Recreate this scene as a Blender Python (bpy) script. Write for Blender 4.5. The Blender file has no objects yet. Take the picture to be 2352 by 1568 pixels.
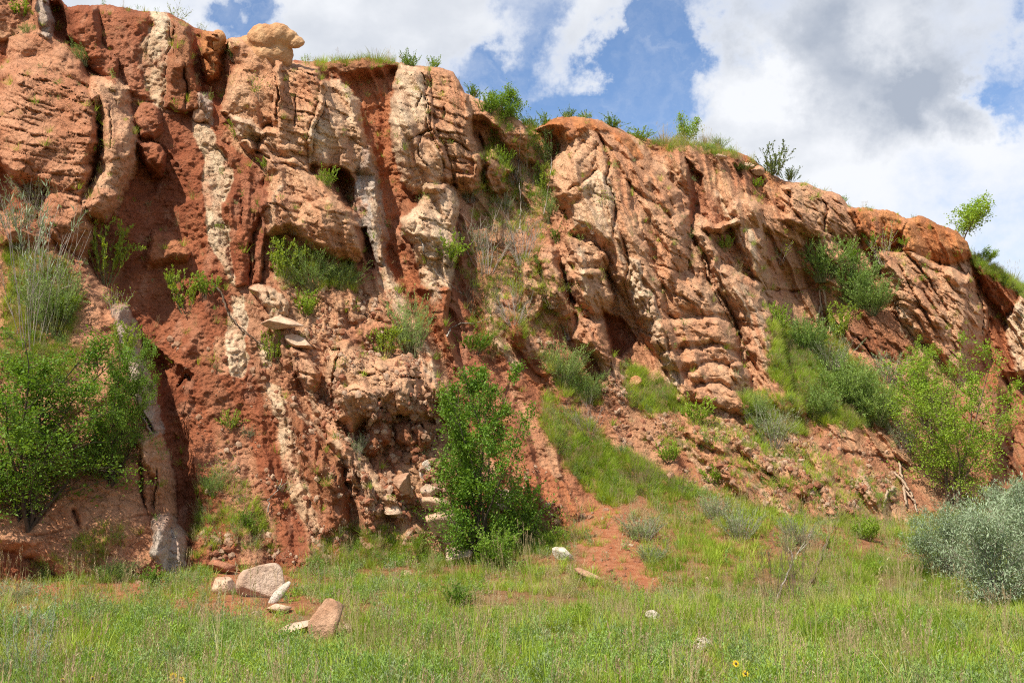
import bpy, math, random
import numpy as np
from mathutils import Vector, Matrix, Euler

# ------------------------------------------------------------------ camera, sky, sun, exposure
S = bpy.context.scene
COL = S.collection
W, H = 1024, 682
PITCH = math.radians(8.0)
HFOV = math.radians(50.0)
FPX = (W / 2) / math.tan(HFOV / 2)
cam_data = bpy.data.cameras.new('camera')
cam_data.sensor_width = 36; cam_data.angle = HFOV
cam_data.clip_start = 0.1; cam_data.clip_end = 5000
cam = bpy.data.objects.new('camera', cam_data); COL.objects.link(cam)
cam.location = (0, 0, 0); cam.rotation_euler = (math.pi / 2 + PITCH, 0, 0)
S.camera = cam
S.cycles.filter_width = 1.1
S.cycles.use_denoising = False

SUN = Vector((-0.38, -0.47, 0.79)).normalized()
sun_data = bpy.data.lights.new('sun', 'SUN')
sun_data.energy = 5.0; sun_data.angle = math.radians(0.53); sun_data.color = (1.0, 0.93, 0.81)
sun = bpy.data.objects.new('sun', sun_data); COL.objects.link(sun)
sun.rotation_euler = (-SUN).to_track_quat('-Z', 'Y').to_euler(); sun.location = SUN * 60
S.view_settings.view_transform = 'Standard'; S.view_settings.look = 'None'
S.view_settings.exposure = 0.54; S.view_settings.gamma = 1.0
S.view_settings.use_curve_mapping = False

K = 1024 / 2352.0
def rayD(x, y):
    """direction (per metre forward) through a point of the photograph"""
    u = (np.asarray(x, float) * K - W / 2) / FPX; v = -(np.asarray(y, float) * K - H / 2) / FPX
    yy = math.cos(PITCH) - v * math.sin(PITCH); zz = math.sin(PITCH) + v * math.cos(PITCH)
    return u / yy, zz / yy

# ------------------------------------------------------------------ node helpers
def nt_new(m):
    m.use_nodes = True; nt = m.node_tree; nt.nodes.clear(); return nt
class NB:
    def __init__(s, nt): s.nt = nt
    def n(s, t, **k):
        nd = s.nt.nodes.new(t)
        for a, b in k.items():
            if a.startswith('i_'): pass
            else: setattr(nd, a, b)
        return nd
    def put(s, sock, v):
        if hasattr(v, 'is_output'): s.nt.links.new(v, sock)
        elif v is not None: sock.default_value = v
    def math(s, op, a, b=None, c=None, clamp=False):
        nd = s.n('ShaderNodeMath', operation=op); nd.use_clamp = clamp
        s.put(nd.inputs[0], a)
        if b is not None: s.put(nd.inputs[1], b)
        if c is not None: s.put(nd.inputs[2], c)
        return nd.outputs[0]
    def vmath(s, op, a, b=None):
        nd = s.n('ShaderNodeVectorMath', operation=op); s.put(nd.inputs[0], a)
        if b is not None: s.put(nd.inputs[1], b)
        return nd.outputs['Value'] if op in ('DISTANCE', 'DOT_PRODUCT', 'LENGTH') else nd.outputs[0]
    def mix(s, f, a, b, mode='MIX'):
        nd = s.n('ShaderNodeMix', data_type='RGBA', blend_type=mode); s.put(nd.inputs['Factor'], f)
        s.put(nd.inputs[6], a); s.put(nd.inputs[7], b); return nd.outputs[2]
    def noise(s, vec, scale, detail=4, rough=.55, dist=0):
        nd = s.n('ShaderNodeTexNoise'); s.put(nd.inputs['Vector'], vec); nd.inputs['Scale'].default_value = scale
        nd.inputs['Detail'].default_value = detail; nd.inputs['Roughness'].default_value = rough
        nd.inputs['Distortion'].default_value = dist; return nd.outputs[0]
    def mr(s, v, a, b, c=0., d=1., smooth=True):
        nd = s.n('ShaderNodeMapRange'); nd.interpolation_type = 'SMOOTHSTEP' if smooth else 'LINEAR'
        s.put(nd.inputs[0], v)
        for i, q in enumerate((a, b, c, d)): nd.inputs[i + 1].default_value = q
        return nd.outputs[0]

# ------------------------------------------------------------------ sky with clouds
world = bpy.data.worlds.new('World'); S.world = world; world.use_nodes = True
nt = world.node_tree; nt.nodes.clear(); b = NB(nt)
sky = b.n('ShaderNodeTexSky', sky_type='NISHITA'); sky.sun_disc = False
sky.sun_elevation = math.asin(SUN.z); sky.sun_rotation = math.atan2(SUN.x, SUN.y)
sky.altitude = 1900; sky.air_density = 1.0; sky.dust_density = 0.4; sky.ozone_density = 2.2
tc = b.n('ShaderNodeTexCoord').outputs['Generated']
wn = b.n('ShaderNodeTexNoise'); nt.links.new(tc, wn.inputs[0]); wn.inputs['Scale'].default_value = 9; wn.inputs['Detail'].default_value = 7; wn.inputs['Roughness'].default_value = .62
tcw = b.vmath('ADD', tc, b.vmath('SCALE', b.vmath('SUBTRACT', wn.outputs['Color'], (.5, .5, .5))))
for _n in nt.nodes:
    if _n.type == 'VECT_MATH' and _n.operation == 'SCALE': _n.inputs['Scale'].default_value = .20
def blob(x, y, r, amt):
    rx, rz = rayD(x, y); d = Vector((float(rx), 1, float(rz))).normalized()
    return b.math('MULTIPLY', b.mr(b.vmath('DISTANCE', tcw, tuple(d)), 0.0, r * K / FPX, 1, 0), amt)
def total(lst):
    acc = lst[0]
    for q in lst[1:]: acc = b.math('ADD', acc, q)
    return acc
mp = b.n('ShaderNodeMapping'); nt.links.new(tc, mp.inputs[0]); mp.inputs['Scale'].default_value = (1, 1, 1.5)
n1 = b.noise(mp.outputs[0], 4.6, 9, .58, .35)
n3 = b.noise(mp.outputs[0], 19, 9, .68, .3)
dens = b.math('ADD', b.math('ADD', b.math('MULTIPLY', n1, 1.15), b.math('MULTIPLY', n3, .5)), -0.37)
holes = total([blob(*q) for q in [
    (1125, 150, 120, -.55), (1290, 190, 230, -.75), (1440, 210, 200, -.8), (1540, 215, 170, -.7), (1360, 250, 240, -.6),
    (1510, 60, 190, -.6), (1500, 130, 140, -.35), (1220, 60, 120, -.20), (1580, 110, 110, -.3), (600, 50, 90, -.75), (505, 42, 80, -.9),
    (2335, 180, 130, -.75), (2330, 235, 100, -.5), (1745, 182, 75, -.6), (1830, 175, 60, -.45), (2265, 325, 60, -.5), (1020, 235, 160, -.3),
    (1350, 120, 150, 1.0), (1440, 85, 100, .7), (1250, 150, 110, .5), (1320, 50, 150, .35), (1720, 250, 230, .35), (1950, 200, 330, .45), (2150, 100, 350, .45),
    (820, 50, 330, .7), (980, 20, 220, .5), (300, -20, 260, .4), (1080, 60, 150, .3), (1900, 420, 420, .35), (2250, 450, 260, .3), (1640, 60, 110, .35), (420, 10, 250, .1)]])
dens = b.math('ADD', dens, holes)
mp2 = b.n('ShaderNodeMapping'); nt.links.new(tcw, mp2.inputs[0]); mp2.inputs['Scale'].default_value = (1, 1, 2.6)
wisp = b.mr(b.noise(mp2.outputs[0], 6.0, 10, .58, .2), .36, .85, 0, .7)
cover = b.math('MAXIMUM', b.mr(dens, .02, .92), wisp)
g1 = b.noise(mp.outputs[0], 7.0, 6, .55, .2)
gray = b.math('ADD', b.mr(g1, .38, .74, 0, .55), total([blob(*q) for q in [
    (2010, 205, 260, .75), (2120, 270, 200, .55), (2280, 60, 220, .55), (1850, 40, 260, .40), (1760, 130, 150, .25), (900, 70, 260, -.1),
    (2290, 420, 260, -.55), (1750, 230, 140, -.4), (2000, 440, 260, -.1), (2060, 60, 110, -.35), (1620, 330, 160, .1)]]))
gray = b.math('MULTIPLY', gray, b.mr(dens, .45, .95), clamp=True)
ccol = b.mix(gray, (.86, .88, .92, 1), (.40, .45, .54, 1))
bg1 = b.n('ShaderNodeBackground'); nt.links.new(b.mix(1., sky.outputs[0], (.97, 1.0, 1.02, 1), 'MULTIPLY'), bg1.inputs[0]); bg1.inputs[1].default_value = 0.13
bg2 = b.n('ShaderNodeBackground'); nt.links.new(ccol, bg2.inputs[0]); bg2.inputs[1].default_value = 0.76
ms = b.n('ShaderNodeMixShader'); nt.links.new(cover, ms.inputs[0]); nt.links.new(bg1.outputs[0], ms.inputs[1]); nt.links.new(bg2.outputs[0], ms.inputs[2])
wo = b.n('ShaderNodeOutputWorld'); nt.links.new(ms.outputs[0], wo.inputs[0])

# ------------------------------------------------------------------ numpy noise
def _h(xi, yi, seed):
    with np.errstate(over='ignore'):
        h = (xi.astype(np.int64) * 374761393 + yi.astype(np.int64) * 668265263 + seed * 1442695041) & 0xffffffff
        h = ((h ^ (h >> 13)) * 1274126177) & 0xffffffff
        h = ((h ^ (h >> 16)) * 2246822519) & 0xffffffff
        h = h ^ (h >> 15)
    return h / 4294967296.0
def gn(x, y, seed=0):
    x = np.asarray(x, float); y = np.asarray(y, float)
    xi = np.floor(x); yi = np.floor(y); fx = x - xi; fy = y - yi
    u = fx * fx * fx * (fx * (fx * 6 - 15) + 10); v = fy * fy * fy * (fy * (fy * 6 - 15) + 10)
    def g(a, c):
        t = _h(xi + a, yi + c, seed) * (2 * math.pi)
        return np.cos(t) * (fx - a) + np.sin(t) * (fy - c)
    n0 = g(0, 0) * (1 - u) + g(1, 0) * u; n1 = g(0, 1) * (1 - u) + g(1, 1) * u
    return (n0 * (1 - v) + n1 * v) * 1.5
def fbm(x, y, o=4, seed=0, gain=.5):
    a = 1.; s = 0.; t = 0.
    for i in range(o):
        s = s + a * gn(x, y, seed + i * 17); t += a; a *= gain; x = x * 2.03 + 3.1; y = y * 2.03 + 7.7
    return s / t
def ridge(x, y, o=3, seed=0):
    a = 1.; s = 0.; t = 0.
    for i in range(o):
        s = s + a * (1 - np.abs(gn(x, y, seed + i * 13)) * 2); t += a; a *= .5; x = x * 2.1 + 1.3; y = y * 2.1 + 4.1
    return s / t
def worley(x, y, seed=0):
    xi = np.floor(x); yi = np.floor(y); f1 = np.full(x.shape, 9.); f2 = np.full(x.shape, 9.); idv = np.zeros(x.shape)
    for a in (-1, 0, 1):
        for c in (-1, 0, 1):
            cx = xi + a; cy = yi + c
            dx = cx + _h(cx, cy, seed) - x; dy = cy + _h(cx, cy, seed + 5) - y
            d = np.sqrt(dx * dx + dy * dy); iv = _h(cx, cy, seed + 9)
            m = d < f1
            f2 = np.where(m, f1, np.minimum(f2, d)); idv = np.where(m, iv, idv); f1 = np.where(m, d, f1)
    return f1, f2, idv
def sst(x, a, c):
    t = np.clip((x - a) / (c - a), 0, 1); return t * t * (3 - 2 * t)

# ------------------------------------------------------------------ photograph points: nine map sheets A..I, P = whole
SH = dict(A=(0, 0), B=(825, 0), C=(1650, 0), D=(0, 550), E=(825, 550), F=(1650, 550), G=(0, 1100), H=(825, 1100), I=(1650, 1100))
def pts(spec):
    out = []; t = 'P'
    for tok in spec.split():
        if tok in SH or tok == 'P': t = tok; continue
        x, y = map(float, tok.split(','))
        if t != 'P':
            x = (SH[t][0] + x * .36155) * .9408; y = (SH[t][1] + y * .36155) * .9408
        out.append((x, y))
    return np.array(out)
def poly_sd(px, py, poly):
    """signed distance, positive inside"""
    d = np.full(px.shape, 1e9); ins = np.zeros(px.shape, bool); n = len(poly)
    for i in range(n):
        x1, y1 = poly[i]; x2, y2 = poly[(i + 1) % n]
        ex, ey = x2 - x1, y2 - y1; wx, wy = px - x1, py - y1
        t = np.clip((wx * ex + wy * ey) / (ex * ex + ey * ey + 1e-9), 0, 1)
        d = np.minimum(d, (wx - ex * t) ** 2 + (wy - ey * t) ** 2)
        c = ((y1 <= py) & (y2 > py)) | ((y2 <= py) & (y1 > py))
        xx = x1 + (py - y1) / (y2 - y1 + 1e-12) * (x2 - x1)
        ins ^= c & (px < xx)
    return np.sqrt(d) * np.where(ins, 1, -1)
def line_d(px, py, line):
    d = np.full(px.shape, 1e9); tt = np.zeros(px.shape); n = len(line) - 1
    for i in range(n):
        x1, y1 = line[i]; x2, y2 = line[i + 1]
        ex, ey = x2 - x1, y2 - y1; wx, wy = px - x1, py - y1
        t = np.clip((wx * ex + wy * ey) / (ex * ex + ey * ey + 1e-9), 0, 1)
        q = (wx - ex * t) ** 2 + (wy - ey * t) ** 2
        m = q < d; d = np.where(m, q, d); tt = np.where(m, (i + t) / n, tt)
    return np.sqrt(d), tt

# ------------------------------------------------------------------ ground height and cliff base distance
def gz(x, y):
    x = np.asarray(x, float); y = np.asarray(y, float)
    z = -2.75 + .075 * (y - 13)
    z = np.where(y > 60, -2.75 + .075 * 47 + .01 * (y - 60), z)
    z = np.where(y < 8, -3.125 + (8 - y) * .06, z)
    bank = .19 * np.clip(y - 23.3, 0, 13) ** 1.12 * sst(x, -2.2, 3.2) * (1 - .78 * sst(x, 4.8, 10.5)) * (1 - sst(y, 60, 90))
    z = z + bank
    near = np.clip((70 - np.abs(y - 20)) / 30, 0, 1)
    z = z + near * (.16 * gn(x / 3.1, y / 3.1, 71) + .07 * gn(x / .9, y / .9, 72))
    return z
TX = np.array([-900, 0, 400, 800, 1200, 1600, 2000, 2352, 3300.])
TY = np.array([-600, 0, 200, 400, 600, 800, 1000, 1200, 1400, 1700.])
TV = np.array([
    [30, 33.5, 34.5, 36.5, 38, 40, 43, 46, 56],
    [28, 31.0, 32.0, 33.5, 35.8, 38.8, 42.3, 45.3, 54],
    [27, 30.0, 31.0, 32.5, 34.8, 38.0, 42.0, 45.0, 54],
    [26, 29.0, 30.0, 31.5, 33.8, 37.0, 41.5, 45.0, 54],
    [25, 28.0, 29.0, 30.5, 32.8, 36.0, 40.5, 44.5, 53],
    [24.5, 27.2, 28.2, 29.5, 31.5, 34.9, 39.0, 43.0, 52],
    [24, 26.4, 27.4, 28.4, 30.0, 31.9, 35.6, 40.0, 50],
    [23.3, 25.5, 26.4, 27.2, 28.3, 29.2, 32.0, 36.5, 46],
    [22.5, 24.6, 25.2, 25.9, 26.9, 27.6, 29.6, 33.5, 44],
    [21.5, 23.2, 23.8, 24.6, 25.8, 28.0, 31.0, 34.0, 42]])
def _cr(p0, p1, p2, p3, t):
    return .5 * ((2 * p1) + (-p0 + p2) * t + (2 * p0 - 5 * p1 + 4 * p2 - p3) * t * t + (-p0 + 3 * p1 - 3 * p2 + p3) * t ** 3)
def base_y(x, y):
    fx = np.interp(x, TX, np.arange(len(TX))); fy = np.interp(y, TY, np.arange(len(TY)))
    ix = np.clip(np.floor(fx).astype(int), 0, len(TX) - 2); iy = np.clip(np.floor(fy).astype(int), 0, len(TY) - 2)
    tx = fx - ix; ty = fy - iy
    def row(j):
        j = np.clip(j, 0, len(TY) - 1)
        g = [TV[j, np.clip(ix + k, 0, len(TX) - 1)] for k in (-1, 0, 1, 2)]
        return _cr(*g, tx)
    return _cr(row(iy - 1), row(iy), row(iy + 1), row(iy + 2), ty)
SKY = np.array([(-900, -330), (-300, -140), (0, -60), (130, -15), (141, 0), (155, 14), (200, 12), (240, 9), (300, 20), (340, 26), (390, 28), (440, 60),
    (470, 70), (500, 72), (515, 92), (535, 86), (570, 84), (600, 105), (640, 133), (700, 140), (740, 142), (800, 135), (850, 132), (900, 140),
    (960, 151), (1010, 153), (1040, 165), (1055, 185), (1068, 213), (1095, 225), (1130, 241), (1170, 258), (1205, 285), (1230, 293), (1260, 276),
    (1290, 268), (1340, 266), (1390, 281), (1440, 302), (1500, 322), (1560, 328), (1640, 336), (1700, 350), (1730, 364), (1750, 385), (1800, 415),
    (1850, 420), (1900, 438), (1930, 446), (1950, 475), (1990, 477), (2040, 481), (2080, 500), (2110, 494), (2150, 510), (2200, 532), (2222, 555),
    (2235, 590), (2280, 612), (2330, 650), (2352, 662), (2500, 740), (3300, 900.)])
# ------------------------------------------------------------------ the cliff: bodies of rock and clay, traced and given depth
PAL = dict(
    rust=((.50, .25, .14), (.41, .175, .09)),
    tan=((.57, .33, .19), (.505, .25, .132)), orange=((.50, .215, .085), (.41, .15, .055)), pink=((.56, .33, .195), (.48, .23, .122)),
    cream=((.63, .455, .30), (.55, .335, .20)), pale=((.63, .49, .33), (.50, .32, .19)), clay=((.35, .122, .058), (.255, .078, .036)),
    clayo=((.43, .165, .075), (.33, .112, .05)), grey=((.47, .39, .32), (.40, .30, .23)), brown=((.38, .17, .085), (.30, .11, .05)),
    dusty=((.52, .29, .16), (.42, .185, .098)))
# name, outline, height (m), rounding (D px), colour, texture, label
B = [
 # broad forms without a colour of their own
 (None, 'A 0,450 450,300 700,560 940,950 870,1250 740,1500 600,1568 P 170,560 P 0,560', .8, 60, None, None, None),
 (None, 'A 900,900 1100,960 1290,1250 1400,1568 D 1400,600 D 1100,1100 D 900,800 D 740,400 A 800,1500', -.75, 95, None, None, None),
 (None, 'D 900,700 1300,1000 1250,1250 1300,1568 G 1400,520 G 1250,760 G 1100,300 D 1050,1200', -.75, 40, None, None, None),
 (None, 'A 1250,150 1530,260 1560,560 1540,760 1330,640', -.8, 22, None, None, None),
 (None, 'A 300,0 430,0 480,240 620,420 470,330 340,230', -.8, 18, 'clay', 'C', None),
 (None, 'B 0,500 430,430 400,600 370,900 460,1220 560,1320 430,1520 E 560,350 E 720,760 E 830,1050 E 560,650 E 300,200 B 240,1080 B 150,850 B 60,640', -.8, 24, 'clayo', 'C', None),
 (None, 'B 860,820 1100,900 1360,900 1450,1200 1560,1420 E 1560,0 E 1300,150 E 1100,0 B 950,1568 B 800,1250 B 940,1190', -.5, 60, None, None, None),
 (None, 'F 560,200 900,300 1260,500 1180,700 1150,900 700,900 620,600', -.7, 50, 'dusty', 'C', None),
 (None, 'F 1990,250 2351,600 P 2352,1120 P 2290,1120 P 2290,900 P 2200,870', -.8, 40, 'clayo', 'C', None),
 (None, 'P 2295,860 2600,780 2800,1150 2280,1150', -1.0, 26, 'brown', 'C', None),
 (None, 'P 2225,560 2360,650 2700,800 2700,900 2360,800 2240,640', .7, 24, 'clayo', 'C', None),
 (None, 'P 1220,440 P 1300,300 P 1500,330 P 1720,420 P 1900,900 P 1700,1060 P 1480,960 P 1330,840 P 1230,700', .3, 70, 'pink', 'R', None),
 (None, 'P 1720,400 P 2230,560 P 2260,860 P 2120,1000 P 1980,960 P 1860,560', .2, 60, 'tan', 'L30,.5,.12', None),
 (None, 'P 1560,940 P 1800,960 P 2060,1120 P 2120,1260 P 1850,1300 P 1640,1140', .3, 60, 'tan', 'R', None),
 (None, 'P 600,640 P 700,600 P 880,640 P 1020,800 P 1060,1000 P 1080,1330 P 980,1330 P 760,1180 P 700,900', .25, 50, 'dusty', 'R', None),
 (None, 'P 500,300 P 600,180 P 740,150 P 800,300 P 860,600 P 640,620 P 560,420', .1, 50, 'dusty', 'R', None),
 (None, 'P 1060,260 P 1240,300 P 1300,600 P 1250,840 P 1120,820 P 1040,500', .1, 50, 'dusty', 'R', None),
 # upper left
 ('sandstone_face', 'A 90,270 230,205 350,240 450,320 560,460 650,640 560,560 480,545 150,480 20,560 0,610 0,470 60,420', .75, 24, 'rust', 'S', 'smooth tan shoulder above the bedded block'),
 ('bedded_block', 'A -400,600 0,640 40,560 150,475 300,490 480,548 640,645 652,800 635,900 615,1080 565,1340 420,1300 240,1235 90,1185 0,1090 -400,1100', 1.25, 26, 'rust', 'L9,.34,.21', 'thick bedded sandstone block with stepped ledges'),
 ('sandstone_block', 'A 330,1290 540,1340 600,1500 640,1568 D 560,260 D 440,180 D 340,30 A 280,1500', .8, 20, 'rust', 'S', None),
 ('rounded_fin', 'A 640,520 760,540 860,600 885,800 935,960 905,1130 840,1290 760,1420 700,1480 600,1440 575,1370 640,1240 690,1100 690,800 630,640', 1.2, 30, 'pink', 'L6,.7,.10', 'rounded pinkish fin right of the bedded block'),
 ('sandstone_knob', 'A 600,1320 680,1280 780,1330 770,1430 690,1490 600,1450 580,1390', .5, 16, 'rust', 'S', None),
 ('pale_column', 'A 245,-60 310,-40 345,180 330,235 270,205 240,80', .7, 9, 'grey', 'S', 'narrow grey-pink column at the cliff top'),
 ('clay_bank', 'A -300,-300 240,-300 245,80 270,210 100,260 0,280 -300,300', .5, 20, 'dusty', 'C', None),
 ('clay_wall', 'A 440,50 600,30 660,45 670,300 790,400 775,560 650,460 560,400 500,230', .9, 16, 'clay', 'C', 'dark red clay buttress at the skyline'),
 ('clay_wall', 'A 690,60 1010,80 1000,200 960,420 990,620 1040,700 880,600 800,420 690,330', .35, 18, 'clay', 'C', None),
 ('pale_seam', 'A 1010,70 1100,70 1150,140 1165,330 1120,400 1135,560 1125,740 1060,720 1020,690 985,560 955,430 975,280 1020,170', .75, 14, 'pale', 'V', 'knobbly cream seam running down from the skyline'),
 ('clay_column', 'A 1165,130 1260,180 1300,420 1340,600 1335,750 1240,765 1130,720 1145,560 1130,400 1180,300', .8, 12, 'brown', 'C', None),
 ('pale_rock', 'A 1340,640 1400,640 1440,760 1425,830 1360,810', .5, 8, 'grey', 'R', None),
 ('brown_crag', 'A 1380,200 1480,200 1512,290 1490,420 1480,520 1400,540 1365,350', .9, 14, 'orange', 'R', 'lumpy brown crag left of the rock head'),
 ('sandstone_face', 'A 1530,250 1620,235 1700,290 1880,380 1900,560 1850,800 1760,900 1640,880 1560,780 1515,740 1560,560 1620,420', 1.2, 22, 'tan', 'S', 'smooth tan face below the rock head'),
 ('bedded_block', 'A 1880,390 1960,430 2140,480 2185,560 2170,720 2110,850 2080,1000 2090,1140 1990,1080 1850,1080 1760,1010 1770,900 1850,860 1870,640', 1.35, 18, 'tan', 'L14,.42,.22', 'bedded block under the grassy rim'),
 ('rough_crag', 'A 1560,780 1700,820 1760,900 1700,1020 1650,970 1600,900', .7, 12, 'cream', 'R', None),
 ('rough_crag', 'A 1640,960 1760,1000 1850,1080 1990,1080 2120,1200 2260,1330 2351,1390 B 110,1480 B 160,1568 E 170,60 E 170,160 E 130,240 E 0,220 D 2150,150 D 1950,30 A 1800,1568 1780,1380 1830,1180 1740,1060', 1.1, 24, 'tan', 'L16,.5,.16', 'broad slanting crag in the middle left'),
 ('bedded_block', 'P 700,470 P 760,460 P 812,495 P 836,530 P 830,575 P 790,590 P 720,560 P 690,520', .55, 16, 'tan', 'L12,.3,.16', None),
 # middle-left seams
 ('pale_seam', 'A 1290,820 1400,830 1445,950 1520,1040 1580,1180 1540,1280 1490,1400 1545,1568 D 1570,200 D 1590,400 D 1540,330 D 1470,200 A 1395,1568 1400,1420 1375,1250 1400,1080 1330,940', .42, 12, 'pale', 'V', 'long pale seam winding down the red clay'),
 ('clay_rib', 'A 1450,950 1600,1020 1760,1140 1810,1200 1790,1400 1700,1568 D 1700,300 D 1690,400 D 1600,400 D 1575,200 A 1550,1568 1500,1400 1560,1280 1590,1180 1530,1040', .55, 16, 'clay', 'K', 'fluted red clay rib beside the pale seam'),
 ('clay_rib', 'A 1800,1230 1790,1568 D 1790,250 D 1770,400 D 1710,400 D 1720,150 A 1720,1500', .25, 9, 'clay', 'K', None),
 ('clay_knob', 'A 940,950 1080,975 1112,1060 1085,1190 1030,1190 960,1060', 1.1, 12, 'clay', 'C', 'red clay knob that throws a long shadow'),
 ('clay_knob', 'A 960,700 1060,730 1095,870 1050,930 960,900 900,800', .7, 12, 'clay', 'C', None),
 ('clay_hump', 'D 1040,40 1130,60 1270,180 1250,240 1130,240 1000,300 990,200', .6, 16, 'clayo', 'C', None),
 ('pale_seam', 'D 1570,475 1640,490 1665,650 1640,760 1675,900 1640,1015 1580,1000 1530,900 1530,740 1590,700 1560,600', .3, 9, 'pale', 'V', None),
 ('pale_seam', 'D 1460,760 1520,760 1530,900 1540,990 1470,1000', .2, 8, 'dusty', 'V', None),
 ('pale_seam', 'D 1740,790 1800,830 1840,960 1780,950', .2, 8, 'cream', 'V', None),
 ('pale_seam', 'D 1800,1050 1890,1100 1930,1250 1965,1400 2005,1568 G 2060,200 G 2150,450 G 2210,590 G 2050,480 G 1970,340 G 1915,80 D 1900,1500 D 1870,1300 D 1820,1150', .38, 10, 'pale', 'V', 'lower pale seam ending above the grass'),
 ('clay_rib', 'D 1940,1130 2080,1300 2220,1430 2280,1568 G 2351,300 G 2351,520 G 2200,560 G 2120,400 G 2060,150 D 1990,1400', .5, 16, 'brown', 'K', None),
 ('pale_seam', 'D 1990,1230 2080,1300 2220,1410 2210,1450 2080,1340', .15, 5, 'cream', 'V', None),
 ('clay_knob', 'G 2170,0 2290,60 2330,200 2290,330 2230,350 2180,200 2150,80', .6, 12, 'brown', 'R', None),
 ('pale_rock', 'D 1700,430 1760,415 1850,430 1945,540 1920,640 1850,630 1790,520', .5, 11, 'cream', 'R', None),
 ('pink_rib', 'D 1960,820 2050,850 2150,1000 2130,1175 2060,1100 2000,980', .6, 11, 'pink', 'R', None),
 ('pink_rib', 'D 2060,1120 2140,1180 2280,1350 2351,1500 G 2351,140 D 2290,1568 D 2220,1400', .5, 10, 'pink', 'R', None),
 # the lower middle block
 ('sandstone_block', 'D 2240,800 2351,790 E 90,820 E 330,920 E 450,870 E 650,1010 E 730,1150 E 700,1310 E 480,1290 E 350,1330 E 290,1290 E 90,1370 E 0,1300 D 2290,1230 D 2215,1060 D 2205,900', 1.4, 26, 'tan', 'R', 'large broken tan block in the lower middle'),
 ('sandstone_block', 'E 0,1110 150,1090 290,1160 300,1290 100,1370 0,1310', .6, 18, 'tan', 'S', None),
 ('sandstone_knob', 'E 240,1290 350,1320 335,1450 200,1566 185,1480', .9, 12, 'brown', 'S', None),
 ('sandstone_block', 'E 380,1330 560,1300 650,1350 620,1480 500,1530 370,1450', .5, 14, 'brown', 'R', None),
 ('pink_rib', 'H -40,-80 60,60 120,200 200,420 280,440 200,230 100,60 60,-80', .55, 10, 'pink', 'S', 'smooth pink rib low in the middle'),
 ('stepped_rock', 'H 100,-40 200,60 270,200 320,290 400,330 430,440 330,440 220,430 190,250 110,90', .7, 12, 'cream', 'R', None),
 ('sandstone_knob', 'H 365,190 460,190 512,345 430,335 355,260', .8, 9, 'brown', 'S', None),
 # centre
 ('pale_seam', 'A 2190,560 2300,570 B 70,625 B 130,700 B 158,850 B 172,940 B 240,1080 B 230,1160 B 110,1130 A 2290,1130 A 2110,1100 A 2095,1000 A 2120,850 A 2175,720', .95, 15, 'cream', 'L24,.45,.12', 'cream seam left of the red chute'),
 ('pale_seam', 'B 170,1000 240,1080 285,1250 310,1450 330,1568 E 320,290 E 280,280 E 240,200 B 200,1568 B 110,1450 B 120,1200', .5, 10, 'grey', 'V', None),
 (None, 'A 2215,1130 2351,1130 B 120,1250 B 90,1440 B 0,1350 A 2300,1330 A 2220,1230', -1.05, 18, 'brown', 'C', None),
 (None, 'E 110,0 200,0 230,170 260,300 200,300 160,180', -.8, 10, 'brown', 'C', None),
 ('cream_pillar', 'B 430,445 590,445 600,560 632,780 622,860 700,1000 745,1200 700,1265 600,1285 520,1290 440,1200 385,1000 372,800 390,600', 1.55, 22, 'cream', 'S', 'smooth cream pillar under two skyline bushes'),
 ('bedded_block', 'B 595,445 700,445 820,520 860,640 880,850 935,1060 948,1205 800,1210 745,1240 705,1000 628,860 635,780 605,560', 1.45, 20, 'tan', 'L14,.40,.24', 'bedded orange side of the cream pillar'),
 ('cream_pillar', 'B 600,1255 700,1250 780,1262 815,1350 790,1568 E 810,180 E 750,420 E 570,420 E 520,130 B 430,1568 B 445,1480 B 560,1390', 1.15, 18, 'cream', 'R', 'lower cream pillar beside the bare twigs'),
 ('orange_foot', 'E 570,425 740,425 725,700 840,1000 770,930 690,760 600,500', .7, 12, 'clayo', 'S', None),
 ('pale_rock', 'B 860,640 960,655 1010,720 1150,760 1260,840 1310,940 1312,1095 1250,1100 1160,980 1100,890 1000,800 870,780', .85, 16, 'pink', 'S', 'pale rock under the skyline trees'),
 ('sandstone_block', 'B 1040,1000 1090,1090 1165,1150 1110,1200 1150,1265 1030,1290 1000,1180 1010,1080', .9, 9, 'tan', 'R', None),
 ('sandstone_block', 'B 925,1045 1000,1035 995,1100 940,1180', .7, 7, 'tan', 'S', None),
 ('sandstone_block', 'B 810,1200 930,1210 960,1260 880,1290 815,1290', .6, 8, 'tan', 'S', None),
 ('pale_column', 'E 1000,420 1080,430 1110,600 1140,800 1220,880 1080,860 1010,700', .5, 10, 'cream', 'V', 'narrow pale column above the green sapling'),
 ('clay_block', 'E 1140,590 1230,600 1250,800 1190,790', .7, 8, 'clayo', 'S', None),
 ('sandstone_column', 'E 1240,240 1340,180 1370,350 1400,520 1320,620 1260,500', .7, 11, 'pink', 'R', None),
 ('sandstone_column', 'E 1350,130 1480,160 1520,330 1560,520 1600,590 1510,620 1400,480', .8, 12, 'pink', 'R', None),
 ('sandstone_knob', 'E 1570,100 1700,130 1790,210 1800,290 1740,335 1610,300', 1.2, 13, 'tan', 'L8,.3,.12', None),
 ('sandstone_knob', 'E 1575,330 1700,310 1800,335 1850,480 1835,570 1740,600 1640,520', 1.2, 14, 'tan', 'S', 'rounded knob with a hollow under it'),
 ('sandstone_block', 'E 1640,640 1800,660 1845,780 1840,940 1740,880 1600,760', .9, 12, 'pink', 'R', None),
 (None, 'E 1790,580 1900,600 2040,790 1990,820 1910,890 1845,860', -.55, 16, 'clay', 'C', None),
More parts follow.
